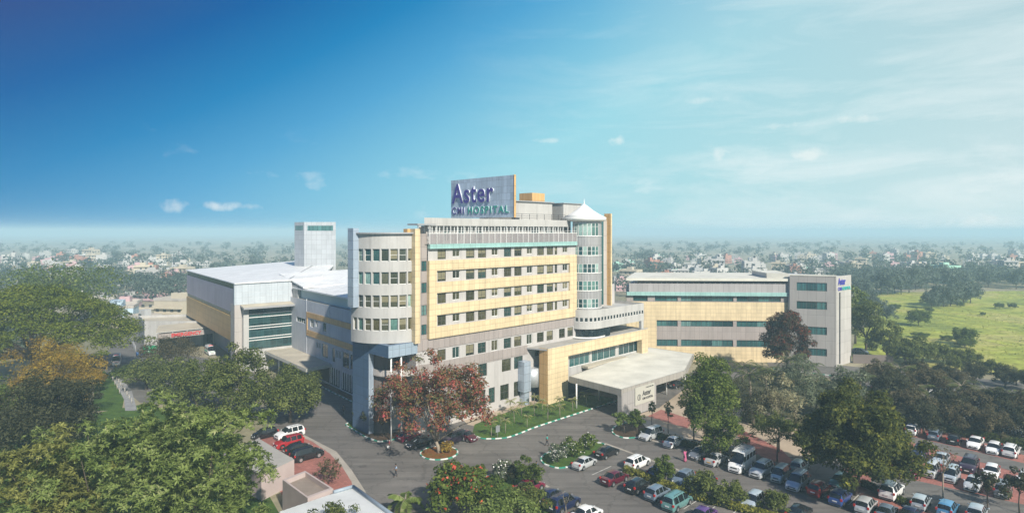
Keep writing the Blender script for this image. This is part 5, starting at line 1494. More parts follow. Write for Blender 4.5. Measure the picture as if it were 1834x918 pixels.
def person(pos, ang, label, shirt, trousers, stride=.22, swing=.25, sari=False, bag=None, group='people walking in the forecourt'):
    """Walking along local +x."""
    t = thing('person', label, 'person', (pos.x, pos.y, .014), ang, group)
    s = stride
    V_ = [(0, 0, .95, (.105, .14)), (0, 0, 1.15, (.10, .135)), (0.01, 0, 1.36, (.105, .16)), (.02, 0, 1.50, .055), (.03, 0, 1.60, (.085, .075)), (.03, 0, 1.70, (.085, .075)),
          (.0, .18, 1.42, .055), (-swing * .5, .22, 1.16, .042), (-swing * .7 + .10, .22, .92, .033), (-swing * .7 + .16, .21, .83, .036),
          (.0, -.18, 1.42, .055), (swing * .5, -.22, 1.16, .042), (swing * .7 + .14, -.22, .94, .033), (swing * .7 + .20, -.21, .86, .036),
          (0, .095, .88, .088), (s * .55, .10, .50, .058), (s, .10, .09, .04), (s + .15, .11, .045, .038),
          (0, -.095, .88, .088), (-s * .25, -.10, .50, .058), (-s, -.10, .11, .04), (-s + .13, -.11, .045, .038)]
    E = [(0, 1), (1, 2), (2, 3), (3, 4), (4, 5), (2, 6), (6, 7), (7, 8), (8, 9), (2, 10), (10, 11), (11, 12), (12, 13), (0, 14), (14, 15), (15, 16), (16, 17), (0, 18), (18, 19), (19, 20), (20, 21)]
    o = baked(skin_mesh('body', V_, E, skin_m)); o.parent = t
    k = 1.16
    sv = [(V_[0][0], 0, .90, (.125, .165)), (0, 0, 1.15, (.115, .155)), (.01, 0, 1.38, (.118, .178)), (.0, .185, 1.42, .07), (-swing * .5, .225, 1.17, .056), (.0, -.185, 1.42, .07), (swing * .5, -.225, 1.17, .056)]
    o = baked(skin_mesh('shirt', sv, [(0, 1), (1, 2), (2, 3), (3, 4), (2, 5), (5, 6)], shirt)); o.parent = t
    if sari:
        m = MB(); m.lathe([(.24, .04), (.23, .3), (.19, .6), (.165, .95), (.15, 1.0)], 14); o = m.build('skirt', trousers, t)
        m = MB(); m.tube([(.12, -.14, 1.0), (.14, 0, 1.2), (.06, .16, 1.46), (-.12, .16, 1.3), (-.17, .1, .85), (-.19, .06, .6)], [.04, .06, .07, .07, .06, .04], 6); m.build('scarf', shirt, t)
    else:
        tv = [(0, 0, .96, (.118, .155)), (0, .098, .86, .104), (s * .55, .10, .50, .074), (s * .97, .10, .13, .058), (0, -.098, .86, .104), (-s * .25, -.10, .50, .074), (-s * .96, -.10, .15, .058)]
        o = baked(skin_mesh('trousers', tv, [(0, 1), (1, 2), (2, 3), (0, 4), (4, 5), (5, 6)], trousers)); o.parent = t
    m = MB(); m.lathe([(.05, 1.60), (.098, 1.64), (.108, 1.70), (.09, 1.765), (.03, 1.80)], 12, c=(.005, 0)); m.build('hair', hair_m, t)
    m = MB()
    for y in (.035, -.035): m.tube([(.108, y, 1.665), (.122, y, 1.665)], .011, 6)
    m.build('eyes', trim_m, t)
    m = MB()
    for (x, y) in ((s + .10, .105), (-s + .08, -.105)): m.tube([(x - .10, y, .05), (x + .10, y, .045)], [.05, .045], 6)
    m.build('shoes', trim_m, t)
    if bag: m = MB(); m.box(-.05, .28, .25, .36, .48, .80); m.tube([(.0, .3, .8), (.05, .28, .86), (.2, .28, .86), (.24, .3, .8)], .012, 5); m.build('bag', bag, t)
    return t


cl = lambda n, c: plain('cloth_' + n, c, .8, var=.12, scale=6)
ctrous = cl('dark_trousers', (.03, .03, .04)); cwhite = cl('white', (.6, .6, .6)); cpink = cl('pink', (.5, .12, .22))
person(G(980, 798), math.radians(150), 'person in a teal shirt and dark trousers crossing the drive', cl('teal', (.02, .32, .28)), ctrous)
person(G(961, 848), math.radians(120), 'person in a blue shirt and tan trousers beside the island kerb', cl('blue', (.06, .13, .30)), cl('tan', (.40, .28, .15)))
person(G(709, 853), math.radians(200), 'person in a pale blue shirt walking alone in the middle of the drive', cl('paleblue', (.34, .46, .60)), ctrous)
person(G(697, 806), math.radians(190), 'person in a red top carrying a white bag beside the green and white kerb', cl('redtop', (.36, .05, .09)), ctrous, bag=cwhite)
person(G(615, 742), math.radians(70), 'person in dark clothes walking up the drive past the blue wall', cl('darkshirt', (.06, .06, .09)), ctrous)
person(G(1227, 826), math.radians(100), 'person in a pink sari-like dress walking between the parked cars', cl('magenta', (.50, .10, .24)), cpink, sari=True)
# ------------------------------------------------------------------ trees and plants
bark = plain('bark', (.10, .075, .055), .9, var=.35, scale=3, bump=.03, bscale=14)
bark_pale = plain('pale_bark', (.30, .25, .19), .9, var=.3, scale=3, bump=.02, bscale=14)
def g3(a, b, c): return [(.1, a), (.5, b), (.9, c)]
LEAF = {
    'bright': leafmat('leaf_bright_green', [(.08, (.07, .10, .022)), (.45, (.15, .20, .05)), (.8, (.25, .30, .10)), (1, (.34, .37, .17))], clump=.4),
    'yellowish': leafmat('leaf_yellowish_green', [(.08, (.075, .085, .02)), (.5, (.17, .18, .045)), (.9, (.29, .29, .09))], clump=.4),
    'rain': leafmat('leaf_rain_tree', g3((.055, .075, .010), (.115, .15, .018), (.21, .225, .032)), clump=.22),
    'dark': leafmat('leaf_dark', g3((.030, .032, .016), (.052, .055, .028), (.10, .105, .05))),
    'olive': leafmat('leaf_olive', g3((.05, .065, .016), (.105, .13, .032), (.20, .22, .06))),
    'mid': leafmat('leaf_mid', g3((.045, .065, .014), (.09, .13, .024), (.18, .21, .05))),
    'ochre': leafmat('leaf_ochre', g3((.12, .085, .018), (.29, .185, .028), (.42, .26, .045))),
    'brown': leafmat('leaf_brown', g3((.055, .052, .026), (.095, .085, .043), (.16, .13, .07))),
    'russet': leafmat('leaf_russet', [(.08, (.07, .085, .03)), (.38, (.13, .115, .045)), (.55, (.20, .095, .05)), (.75, (.27, .07, .05)), (1, (.36, .055, .07))], trans=.3, clump=.55),
    'redflower': leafmat('leaf_red_flowering', [(.1, (.036, .04, .022)), (.5, (.075, .06, .035)), (.75, (.14, .05, .035)), (.95, (.46, .05, .03))], clump=.6),
    'sunlit': leafmat('leaf_sunlit_boughs', [(.1, (.032, .042, .014)), (.5, (.062, .078, .02)), (.75, (.12, .13, .026)), (1.0, (.30, .28, .04))], clump=.5),  # yellow-green end of the range paints sunlit boughs into the leaves
    'pale': leafmat('leaf_pale_sparse', g3((.16, .15, .085), (.28, .25, .14), (.40, .36, .22))),
    'grey': leafmat('leaf_grey_green', g3((.06, .078, .05), (.12, .145, .09), (.22, .24, .15))),
    'palm': leafmat('leaf_palm', g3((.042, .058, .02), (.085, .105, .034), (.17, .185, .06)), clump=.8),
    'youngpalm': leafmat('leaf_young_palm', g3((.12, .15, .035), (.23, .25, .07), (.34, .33, .12)), clump=.8),
    'yellowhedge': leafmat('leaf_yellow_hedge', [(.1, (.08, .10, .02)), (.5, (.19, .19, .03)), (.85, (.38, .32, .06)), (1, (.5, .45, .16))], clump=1.2),
    'hedge': leafmat('leaf_hedge', g3((.028, .042, .012), (.055, .076, .018), (.10, .12, .034))),
    'far': leafmat('leaf_far_hazed', g3((.055, .08, .062), (.095, .125, .095), (.14, .165, .13)), clump=.06),  # pale blue-grey paints haze into the distant foliage colour
}
white_fl = plain('white_petal', (.75, .72, .68), .7, var=.05); red_fl = plain('orange_red_petal', (.46, .06, .025), .6, var=.15, scale=4)


def quads(name, ctr, nrm, tan, size, asp, m, jag=True):
    n = len(ctr); b = np.cross(nrm, tan)
    s = size[:, None]; v = np.empty((n, 4, 3), dtype=np.float32)
    v[:, 0] = ctr - tan * s * .5; v[:, 1] = ctr - b * s * asp * .5 + nrm * s * .12; v[:, 2] = ctr + tan * s * .5 - nrm * s * .06; v[:, 3] = ctr + b * s * asp * .5 + nrm * s * .12
    me = bpy.data.meshes.new(name); me.vertices.add(n * 4); me.vertices.foreach_set('co', v.ravel())
    me.loops.add(n * 4); me.loops.foreach_set('vertex_index', np.arange(n * 4, dtype=np.int32))
    me.polygons.add(n); me.polygons.foreach_set('loop_start', np.arange(0, n * 4, 4, dtype=np.int32))
    try: me.polygons.foreach_set('loop_total', np.full(n, 4, dtype=np.int32))
    except Exception: pass
    me.materials.append(m); me.update(calc_edges=True); return me


def rosettes(rng, clumps, n, size, per=7, up=.35, inner=.4):
    """Leaves set in stars at the shoot tips, as on a mango or almond tree."""
    k = n // per; c, nr, _ = leaf_cloud(rng, clumps, k, up, inner, .6); nr = unit(nr + np.array([0, 0, .35]))
    u = unit(np.cross(nr, rng.normal(size=(k, 3)))); v = np.cross(nr, u); C, Nn, T, S = [], [], [], []
    sz = size * rng.uniform(.5, 1.4, k)
    for i in range(per):
        a = 2 * math.pi * i / per + rng.uniform(-.3, .3, k); tl = rng.uniform(-.05, .75, k)
        d = unit(u * np.cos(a)[:, None] + v * np.sin(a)[:, None] + nr * tl[:, None]); l = sz * rng.uniform(.75, 1.2, k)
        C.append(c + d * (l * .52)[:, None]); T.append(d); S.append(l); b = np.cross(nr, d); Nn.append(unit(np.cross(d, b) + 1e-4))
    return np.concatenate(C), np.concatenate(Nn), np.concatenate(T), np.concatenate(S)


def unit(a): return a / np.maximum(np.linalg.norm(a, axis=1), 1e-6)[:, None]


def leaf_cloud(rng, clumps, n, up=.25, inner=.45, flat=.5):
    """Leaf centres and directions spread over boughs (rows: centre xyz, radii xyz)."""
    w = clumps[:, 3] * clumps[:, 5] ; w = w / w.sum()
    k = rng.choice(len(clumps), n, p=w); d = rng.normal(size=(n, 3)); d[:, 2] += up; d = unit(d)
    r = 1 - inner * rng.random(n) ** 1.4; r *= 1 + .12 * rng.normal(size=n)
    p = clumps[k, :3] + d * clumps[k, 3:] * r[:, None]
    nr = unit(d * .7 + rng.normal(size=(n, 3)) * .42 + np.array([0, 0, flat])); t = unit(np.cross(nr, rng.normal(size=(n, 3))))
    return p, nr, t


def boughs(rng, c, R, Rz, K, r0, zmin=-.55, flatten=.8, irr=.22, fill=.75):
    out = []; i = 0
    while len(out) < K:
        z = 1 - 2 * ((i * .618034) % 1.0) if i >= K * 2 else 1 - 2 * (i + .5) / (K * 1.25)
        i += 1
        if z < zmin: z = rng.uniform(zmin, .9)
        a = i * 2.39996 + rng.uniform(-.5, .5); q = math.sqrt(max(0, 1 - z * z)); f = fill * (1 + irr * rng.normal()) * (1 if rng.random() < .8 else .55)
        rr = r0 * R * rng.uniform(.65, 1.3)
        out.append((c[0] + q * math.cos(a) * R * f, c[1] + q * math.sin(a) * R * f, c[2] + z * Rz * f, rr, rr, rr * flatten))
    return np.array(out)


def limbs(mb, rng, clumps, base_z, fork, r, n=9, m=0, lean=(0, 0)):
    fz_ = fork; f = Vector((lean[0], lean[1], fz_))
    mb.tube([(0, 0, base_z), (lean[0] * .4 + rng.uniform(-.1, .1), lean[1] * .4, fz_ * .5), f], [r * 1.25, r * .95, r * .8], 8, m)
    idx = rng.choice(len(clumps), min(n, len(clumps)), replace=False)
    for i in idx:
        e = Vector(clumps[i, :3].tolist()); mid = f.lerp(e, .5) + Vector((rng.uniform(-.3, .3), rng.uniform(-.3, .3), rng.uniform(.0, .6)))
        mb.tube([f - Vector((0, 0, .2)), mid, e], [r * .5, r * .3, r * .10], 5, m)


TREES = []


def tree(name, label, base, top, R, species, leaf=.4, n=8000, K=34, r0=.30, low=None, seed=0, group=None, fork=None, trunk=.28, asp=.5, barkm=None, up=.25, inner=.5, flatten=.8, zmin=-.6, lean=(0, 0), flat=.5, irr=.22, Ry=None, off=(0, 0), cat='tree', star=0):
    rng = np.random.default_rng(seed + 100)
    low = top * .25 if low is None else low
    cz = (top + low) / 2; Rz = (top - low) / 2
    t = thing(name, label, cat, (base[0], base[1], 0), 0, group)
    cl_ = boughs(rng, (off[0], off[1], cz), R, Rz, K, r0, zmin, flatten, irr)
    if Ry: cl_[:, 1] *= Ry / R
    tr = MB(); limbs(tr, rng, cl_, -.1, fork if fork else low + Rz * .4, trunk, lean=lean); tr.build('trunk', barkm or bark, t)
    if star: p, nr, tg, sz_ = rosettes(rng, cl_, n, leaf, star, up, inner)
    else:
        p, nr, tg = leaf_cloud(rng, cl_, n, up, inner, flat); sz_ = leaf * np.clip(np.exp(rng.normal(-.08, .34, n)), .4, 2.1)
    p[:, 2] = np.maximum(p[:, 2], .15)
    me = quads('crown', p, nr, tg, sz_, asp, LEAF[species]); link('crown', me, t)
    TREES.append(t); return t


def again(src, label, base, scale=1.0, rz=0.0, group=None, sz=None):
    t = copy_tree(src); t.location = (base[0], base[1], 0); t.rotation_euler = (0, 0, rz); t.scale = (scale, scale, scale if sz is None else sz)
    t['label'] = label
    if group: t['group'] = group
    return t


def gp(x, d): return ((x - CXP) / FPX * d, d)


# --- left side
rng = np.random.default_rng(5)
rain = thing('rain_tree', 'huge spreading rain tree with a broad flat-layered dome on the left', 'tree', (*gp(62, 132), 0))
cl_ = []
for i in range(230):
    a = i * 2.39996; q = math.sqrt((i + .5) / 230) * 18.8 * (1 + .06 * rng.normal()); h = 20.2 - 10.2 * (q / 18.8) ** 2 + rng.normal() * .45; rr = rng.uniform(1.4, 2.6)
    cl_.append((q * math.cos(a), q * math.sin(a), h, rr * 1.25, rr * 1.25, rr * .42))
for i in range(60):
    a = rng.uniform(0, 6.28); q = rng.uniform(10, 20); h = 14.5 - 6.5 * (q / 18.8) ** 2 + rng.normal(); rr = rng.uniform(1.4, 2.4); cl_.append((q * math.cos(a), q * math.sin(a), h, rr * 1.2, rr * 1.2, rr * .45))
cl_ = np.array(cl_); tr = MB(); limbs(tr, rng, cl_, -.1, 6, .8, 26); tr.build('trunk', bark, rain)
p, nr, tg = leaf_cloud(rng, cl_, 60000, .45, .5, .8); link('crown', quads('crown', p, nr, tg, rng.uniform(.28, .62, len(p)), .55, LEAF['rain']), rain)
tree('shade_tree', 'hazy blue-green domed tree rising behind the rain tree', gp(95, 205), 22.5, 21, 'mid', .8, 9000, 60, .24, 6, 6, trunk=.6, flatten=.6)
tree('bamboo_clump', 'ochre yellow feathery clump below the rain tree', gp(92, 104), 15.2, 7.6, 'ochre', .42, 15000, 44, .24, 1.5, 7, asp=.22, up=.5)
tree('bamboo_clump', 'low rusty bush at the right edge of the ochre clump', gp(158, 124), 6.0, 3.6, 'ochre', .4, 4500, 22, .28, .6, 8, asp=.25)
tree('broadleaf_tree', 'dark tree with small grey-green leaves standing before the ochre clump', gp(70, 84), 13.4, 7.0, 'dark', .36, 16000, 46, .25, .8, 9)
tree('broadleaf_tree', 'dark upright tree left of the small lawn', gp(116, 90), 12.0, 4.6, 'dark', .34, 9000, 34, .27, .8, 10)
tree('broadleaf_tree', 'mid green tree at the left edge of the picture behind the near trees', gp(-6, 92), 10.5, 6.5, 'mid', .4, 8000, 34, .27, .8, 11)
for i, (x, d, top, R, sp, n, lab) in enumerate((
        (366, 61, 14.6, 6.3, 'bright', 15000, 'sunlit bright green tree touching the guard room roof'),
        (300, 66, 16.2, 6.4, 'bright', 14000, 'tall bright green tree below the side road lawn'),
        (185, 62, 14.2, 6.0, 'bright', 12000, 'bright green tree in the middle of the near left thicket'),
        (70, 60, 13.4, 6.6, 'yellowish', 12500, 'yellowish green tree at the lower left'),
        (330, 50, 9.8, 5.4, 'bright', 11000, 'bright green tree at the bottom edge below the guard room'),
        (215, 49, 9.0, 5.2, 'mid', 9500, 'deep green tree at the bottom edge of the thicket'),
        (90, 48, 8.8, 5.4, 'mid', 9500, 'deep green tree at the bottom left'),
        (-15, 50, 10.6, 5.4, 'bright', 9500, 'bright green tree in the bottom left corner'),
        (408, 53, 7.4, 3.6, 'bright', 6000, 'small bright tree leaning over the parapet roofed hut'))):
    tree('mango_tree', lab, gp(x, d), top, R, sp, .40, int(n * 1.9), 70, .19, 1.2, 20 + i, 'near trees on the left', asp=.30, trunk=.22, up=.45, inner=.5, star=7, irr=.3, zmin=-.75, fork=2.6)
tree('ashoka_tree', 'olive green rounded tree over the left car group, nearer the guard room', gp(422, 103), 14.0, 5.6, 'olive', .36, 17000, 60, .24, .3, 31, zmin=-.98, fork=3)
tree('ashoka_tree', 'olive green rounded tree beside the side entrance canopy', gp(520, 106), 9.3, 5.5, 'olive', .36, 16000, 56, .24, .3, 32, zmin=-.98, fork=3)
tree('ashoka_tree', 'olive tree behind the near thicket and left of the rounded pair', gp(352, 112), 9.0, 5.0, 'olive', .38, 8000, 36, .27, .3, 33, zmin=-.9)
tree('wispy_tree', 'brownish feathery tree in front of the emergency canopy', gp(302, 142), 8.3, 6.2, 'brown', .4, 6500, 30, .26, 2, 34, trunk=.2, asp=.3)
tree('wispy_tree', 'small grey-leaved tree beside the gravel path', gp(262, 128), 6.6, 4.6, 'olive', .38, 5000, 26, .28, .6, 35)
tree('wispy_tree', 'bushy tree with pale blossom left of the lone auto rickshaw', gp(322, 122), 7.0, 5.0, 'olive', .38, 6000, 28, .27, .6, 36)
tree('round_bush', 'low round green bush at the road edge near the ambulance', gp(226, 138), 2.6, 3.2, 'mid', .35, 2000, 14, .34, .1, 37, trunk=.08, cat='bush')
tree('round_bush', 'small black-green bush on the left lawn', gp(177, 121), 1.3, .9, 'dark', .25, 500, 7, .4, .1, 38, trunk=.05, cat='bush')
tree('round_bush', 'dark bush between the rain tree and the side road', gp(150, 142), 4.2, 4.0, 'brown', .4, 2600, 16, .3, .1, 39, trunk=.08, cat='bush')
# --- middle
tree('russet_tree', 'broad red-leaved tree growing from the round kerbed bed', (RB.x, RB.y), 13.9, 9.3, 'russet', .38, 16000, 90, .15, 2.6, 41, fork=1.8, trunk=.26, lean=(-.5, .2), inner=.8, irr=.28, asp=.55, Ry=7.5, off=(-.2, 1.2), zmin=-.7, barkm=bark_pale)
tree('ground_cover_bush', 'orange dry bush at the foot of the red-leaved tree', (RB.x + .9, RB.y + .3), 1.5, 1.35, 'ochre', .28, 900, 9, .4, .12, 42, trunk=.05, cat='bush')
youngs = []
t0_ = tree('young_tree', 'slim young tree in the bed by the blue wall, nearest the corner', G(641, 764), 3.2, 1.0, 'dark', .3, 420, 9, .4, 1.3, 43, 'young trees in the kerbed bed', trunk=.05)
again(t0_, 'slim young tree in the bed, in front of the light end of the blue wall', G(658, 773), 1.05, 1, 'young trees in the kerbed bed')
tree('young_tree', 'russet young tree in the bed below the flagpoles', G(686, 782), 4.8, 1.7, 'russet', .3, 900, 12, .36, 1.5, 44, 'young trees in the kerbed bed', trunk=.06)
tree('round_bush', 'dry red-leaved shrub on the red bays beside the hut', G(588, 866), 3.3, 2.0, 'brown', .28, 700, 16, .28, .4, 45, trunk=.05, cat='bush', inner=.8)
tree('round_bush', 'thin green shoots rising at the bottom edge over the white roof', gp(600, 62), 5.6, 3.0, 'olive', .4, 1300, 18, .24, 2.0, 46, trunk=.05, cat='bush', asp=.3)
tree('african_tulip_tree', 'dark leafy tree with orange-red flowers at the bottom centre', gp(824, 71), 6.0, 4.4, 'mid', .38, 8500, 34, .27, .5, 47, trunk=.15)
tree('round_bush', 'wide rounded light green bush below the near island', gp(905, 68), 3.6, 4.2, 'bright', .34, 6000, 26, .27, .2, 48, trunk=.1, cat='bush')
tree('round_bush', 'green bush right of the wide rounded bush at the bottom', gp(950, 72), 3.2, 2.4, 'olive', .32, 2600, 18, .3, .2, 49, trunk=.1, cat='bush')
tree('upright_shrub', 'dark upright shrub on the near island before the dark red car', G(938, 872), 4.0, 1.3, 'mid', .28, 1500, 14, .36, .5, 50, trunk=.06, cat='shrub')
tree('upright_shrub', 'dark upright shrub beside the navy saloon', G(957, 880), 3.8, 1.2, 'mid', .28, 1400, 14, .36, .3, 51, trunk=.06, cat='shrub')


def flowers(t, seed, top, R, n, m, size, low=.4):
    rng = np.random.default_rng(seed); me = [c for c in t.children if c.name.startswith('crown')][0].data
    co = np.empty(len(me.vertices) * 3, dtype=np.float32); me.vertices.foreach_get('co', co); co = co.reshape(-1, 3)
    w = np.clip(co[:, 2] / top - .3, .01, 1) * np.clip(-co[:, 1] / R + .6, .1, 2); k = rng.choice(len(co), n, p=w / w.sum())
    p = co[k]; nr = unit(rng.normal(size=(n, 3)) + np.array([0, -.3, .8])); tg = unit(np.cross(nr, rng.normal(size=(n, 3))))
    link('blossom', quads('blossom', p + nr * .1, nr, tg, size * rng.uniform(.6, 1.3, n), .9, m), t)


t = TREES[[q.name.startswith('african') for q in TREES].index(True)]; flowers(t, 470, 6.2, 4.4, 130, red_fl, .5)
for i, (x, y, top, R, sp, lab, fl) in enumerate(((998, 828, 2.3, 1.55, 'grey', 'white-flowered frangipani at the rounded tip of the shrub island', 130),
                                                (1024, 818, 2.5, 1.8, 'mid', 'green frangipani in the middle of the shrub island', 50),
                                                (1054, 805, 2.3, 1.45, 'mid', 'frangipani at the far end of the shrub island', 40),
                                                (903, 862, 2.6, 1.6, 'grey', 'white-flowered frangipani on the near island', 130),
                                                (920, 866, 2.4, 1.3, 'dark', 'dark shrub right of the white-flowered one on the near island', 0))):
    t = tree('frangipani', lab, G(x, y), top, R, sp, .32, 1300, 18, .32, .5, 60 + i, 'frangipani shrubs on the islands', trunk=.08, cat='shrub')
    if fl: flowers(t, 600 + i, top, R, fl, white_fl, .2)
tree('young_tree', 'round leafy young tree in the kerbed bed before the pier, left of two', G(1117, 776), 3.5, 1.45, 'bright', .36, 1100, 14, .34, 1.2, 70, 'small trees before the canopy pier', trunk=.07)
tree('young_tree', 'pointed leafy young tree in the kerbed bed before the pier, right of two', G(1141, 779), 4.4, 1.25, 'mid', .34, 1200, 16, .34, .8, 71, 'small trees before the canopy pier', trunk=.07)
tree('mast_tree', 'slender tree in front of the canopy signboard', G(1168, 766), 4.9, .55, 'mid', .26, 420, 10, .55, 2.0, 72, 'slender trees before the plaza', trunk=.05)
tree('mast_tree', 'slender tree right of the canopy signboard before the red paving', G(1197, 776), 5.6, .62, 'mid', .26, 500, 11, .55, 1.8, 73, 'slender trees before the plaza', trunk=.05)
tree('dense_tree', 'tall dense green tree standing right of the entrance canopy', gp(1274, 93), 15.6, 4.0, 'mid', .34, 19000, 64, .29, .2, 74, trunk=.25, fork=4, irr=.14, zmin=-.98)
tree('dense_tree', 'lower bushy growth at the foot of the tall dense tree', gp(1290, 89), 7.0, 3.4, 'mid', .32, 7500, 30, .28, .1, 75, trunk=.15)
tree('round_bush', 'spreading brown-green bush left of the foot of the tall dense tree', gp(1243, 96), 7.5, 2.2, 'olive', .32, 3000, 20, .32, 2.5, 76, trunk=.1)
tree('red_flowering_tree', 'dark tree with red flowers before the right end of the annex', gp(1410, 138), 16.6, 5.4, 'redflower', .42, 17000, 70, .24, .3, 77, trunk=.25, irr=.14, zmin=-.95)
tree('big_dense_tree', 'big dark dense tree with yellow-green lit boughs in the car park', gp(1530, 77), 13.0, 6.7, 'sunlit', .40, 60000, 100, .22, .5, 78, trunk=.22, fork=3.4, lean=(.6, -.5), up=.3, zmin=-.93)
tree('sparse_tree', 'pale sparse-leaved tree left of the big dense tree', gp(1395, 92), 12.0, 3.6, 'pale', .28, 3300, 34, .26, 3.0, 79, trunk=.12, inner=.8, barkm=bark_pale)
tree('sparse_tree', 'sparse grey-green tree arching over the parked row', gp(1392, 88), 7.2, 3.6, 'olive', .27, 3600, 34, .24, 2.0, 80, trunk=.1, inner=.8)
tree('grey_tree', 'grey-green tree before the annex, behind the pale sparse tree', gp(1425, 104), 11.6, 4.4, 'grey', .34, 7000, 34, .27, 2, 81)
tree('grey_tree', 'grey-green bushy tree before the foot of the annex end wall', gp(1512, 106), 9.4, 4.0, 'grey', .34, 6000, 30, .28, .8, 82)
tree('grey_tree', 'dark green tree over the little lawn beside the plaza', gp(1350, 104), 7.4, 4.6, 'dark', .34, 5000, 30, .27, .6, 83)
# divider shrubs between the parked rows
for i, (x, y, top, R, lab) in enumerate(((1190, 868, 3.6, 1.5, 'round leafy shrub rising from the yellow flowering hedge'), (1258, 890, 3.2, 1.9, 'round shrub beside the teal people carrier'),
                                         (1306, 905, 2.8, 1.9, 'round shrub left of the pale blue hatchback'), (1390, 918, 2.6, 2.0, 'round shrub right of the pale blue hatchback'))):
    tree('round_shrub', lab, G(x, y), top, R, 'olive' if i else 'mid', .3, 2200, 20, .3, .2, 90 + i, 'shrubs in the divider between parked rows', trunk=.06, cat='shrub')


def hedge(name, label, a, b, w, h, species, n, seed, leaf=.26, cat='hedge'):
    rng = np.random.default_rng(seed); a, b = Vector(a), Vector(b); d = b - a; L_ = d.length; k = max(3, int(L_ / (w * .55)))
    t = thing(name, label, cat, ((a.x + b.x) / 2, (a.y + b.y) / 2, 0), math.atan2(d.y, d.x))
    c = np.array([((i + .5) / k * L_ - L_ / 2, rng.normal() * w * .1, h * .5, w * .62, w * .52 * rng.uniform(.8, 1.2), h * .55 * rng.uniform(.8, 1.15)) for i in range(k)])
    p, nr, tg = leaf_cloud(rng, c, n, .3, .35, .4); p[:, 2] = np.maximum(p[:, 2], .05)
    link('foliage', quads('foliage', p, nr, tg, leaf * rng.uniform(.6, 1.3, n), .6, LEAF[species]), t)
    m = MB(); m.box(-L_ / 2 + .15, L_ / 2 - .15, -w * .30, w * .30, .0, h * .62); m.build('branches', plain('hedge_core', (.02, .026, .01), .9), t)
    return t


hedge('flowering_hedge', 'yellow flowering hedge behind the maroon and black parked cars', G(1118, 846), G(1228, 886), 1.2, 1.0, 'yellowhedge', 3600, 201)
hedge('flowering_hedge', 'yellow-green low hedge running to the bottom edge among round shrubs', G(1240, 892), G(1420, 938), 1.3, .9, 'yellowhedge', 4600, 202)
hedge('clipped_hedge', 'dark hedge between the first parked row and the plaza', G(1152, 776), G(1300, 818), 1.5, 1.0, 'hedge', 4200, 203)
hedge('clipped_hedge', 'long dark hedge above the far row of the right car park', G(1598, 752), G(1880, 812), 2.4, 1.3, 'hedge', 9000, 204)
hedge('clipped_hedge', 'low dark hedge under the big dense tree', G(1545, 868), G(1640, 912), 1.3, .8, 'hedge', 2200, 205)
hedge('clipped_hedge', 'green hedge along the little lawn before the plaza', G(1330, 752), G(1420, 772), 2.0, 1.6, 'mid', 3600, 206)

# thin bare tree and small dark trees at the right lot
tree('thin_tree', 'thin nearly leafless tree rising in front of the pale microvans', gp(1689, 74), 7.6, 1.9, 'brown', .26, 170, 14, .25, 3.2, 210, trunk=.08, inner=.9, barkm=bark_pale)
tree('thin_tree', 'leafless young tree beside the navy off-roader', G(1013, 925), 3.0, .9, 'brown', .2, 40, 10, .25, 1.0, 211, trunk=.05, inner=.9, barkm=bark_pale)
tree('small_tree', 'small dark tree at the lower right over the grey van', gp(1768, 71), 5.6, 1.5, 'dark', .34, 800, 14, .34, 2.2, 212, trunk=.08)
tree('small_tree', 'small dark tree in the lower right corner', gp(1826, 72), 5.2, 1.6, 'dark', .34, 900, 14, .34, 1.8, 213, trunk=.08)

# --- palms


def frond(P, L_, ang, lift, droop, rng, leafl, nl=16):
    """Centres, normals and tangents for one frond's leaflets."""
    d = np.array([math.cos(ang), math.sin(ang), 0]); out = []
    for i in range(nl):
        t = (i + 1) / nl; c = P + d * L_ * (t * (1 - .18 * t)) + np.array([0, 0, lift * t - droop * t * t])
        side = np.array([-d[1], d[0], 0])
        for s in (1, -1):
            dirv = side * s * .8 + d * .55 + np.array([0, 0, -.35]); dirv /= np.linalg.norm(dirv); l = leafl * (1 - .55 * abs(t - .4)) * rng.uniform(.85, 1.15)
            nn = np.cross(dirv, d); nn /= np.linalg.norm(nn)
            out.append((c + dirv * l * .5, nn, dirv, l))
    return out


def palm(name, label, base, h, L_, nf, species, seed, group, trunk=.16, leafl=.7, asp=.14, cat='palm tree'):
    rng = np.random.default_rng(seed); t = thing(name, label, cat, (base[0], base[1], 0), rng.uniform(0, 6), group)
    bx, by = rng.normal() * .12 * h * .2, rng.normal() * .1 * h * .2
    m = MB(); m.tube([(0, 0, -.05), (bx * .3, by * .3, h * .5), (bx, by, h)], [trunk * 1.25, trunk, trunk * .8], 8)
    rows_ = []; P = np.array([bx, by, h])
    for k in range(nf):
        a = k * 2.39996 + rng.uniform(-.3, .3); q = (k + .5) / nf; lift = L_ * (.95 - 1.0 * q); droop = L_ * (.55 + .25 * q)
        ll = L_ * rng.uniform(.85, 1.1); rows_ += frond(P, ll, a, lift, droop, rng, leafl)
        m.tube([tuple(P + np.array([math.cos(a), math.sin(a), 0]) * ll * (t_ * (1 - .18 * t_)) + np.array([0, 0, lift * t_ - droop * t_ * t_])) for t_ in (0, .35, .7, 1)], [.05, .035, .02, .008], 4)
    m.build('trunk', bark_pale, t)
    c = np.array([r[0] for r in rows_]); n_ = np.array([r[1] for r in rows_]); tg = np.array([r[2] for r in rows_]); s = np.array([r[3] for r in rows_])
    link('crown', quads('crown', c, n_, tg, s, asp, LEAF[species]), t); return t


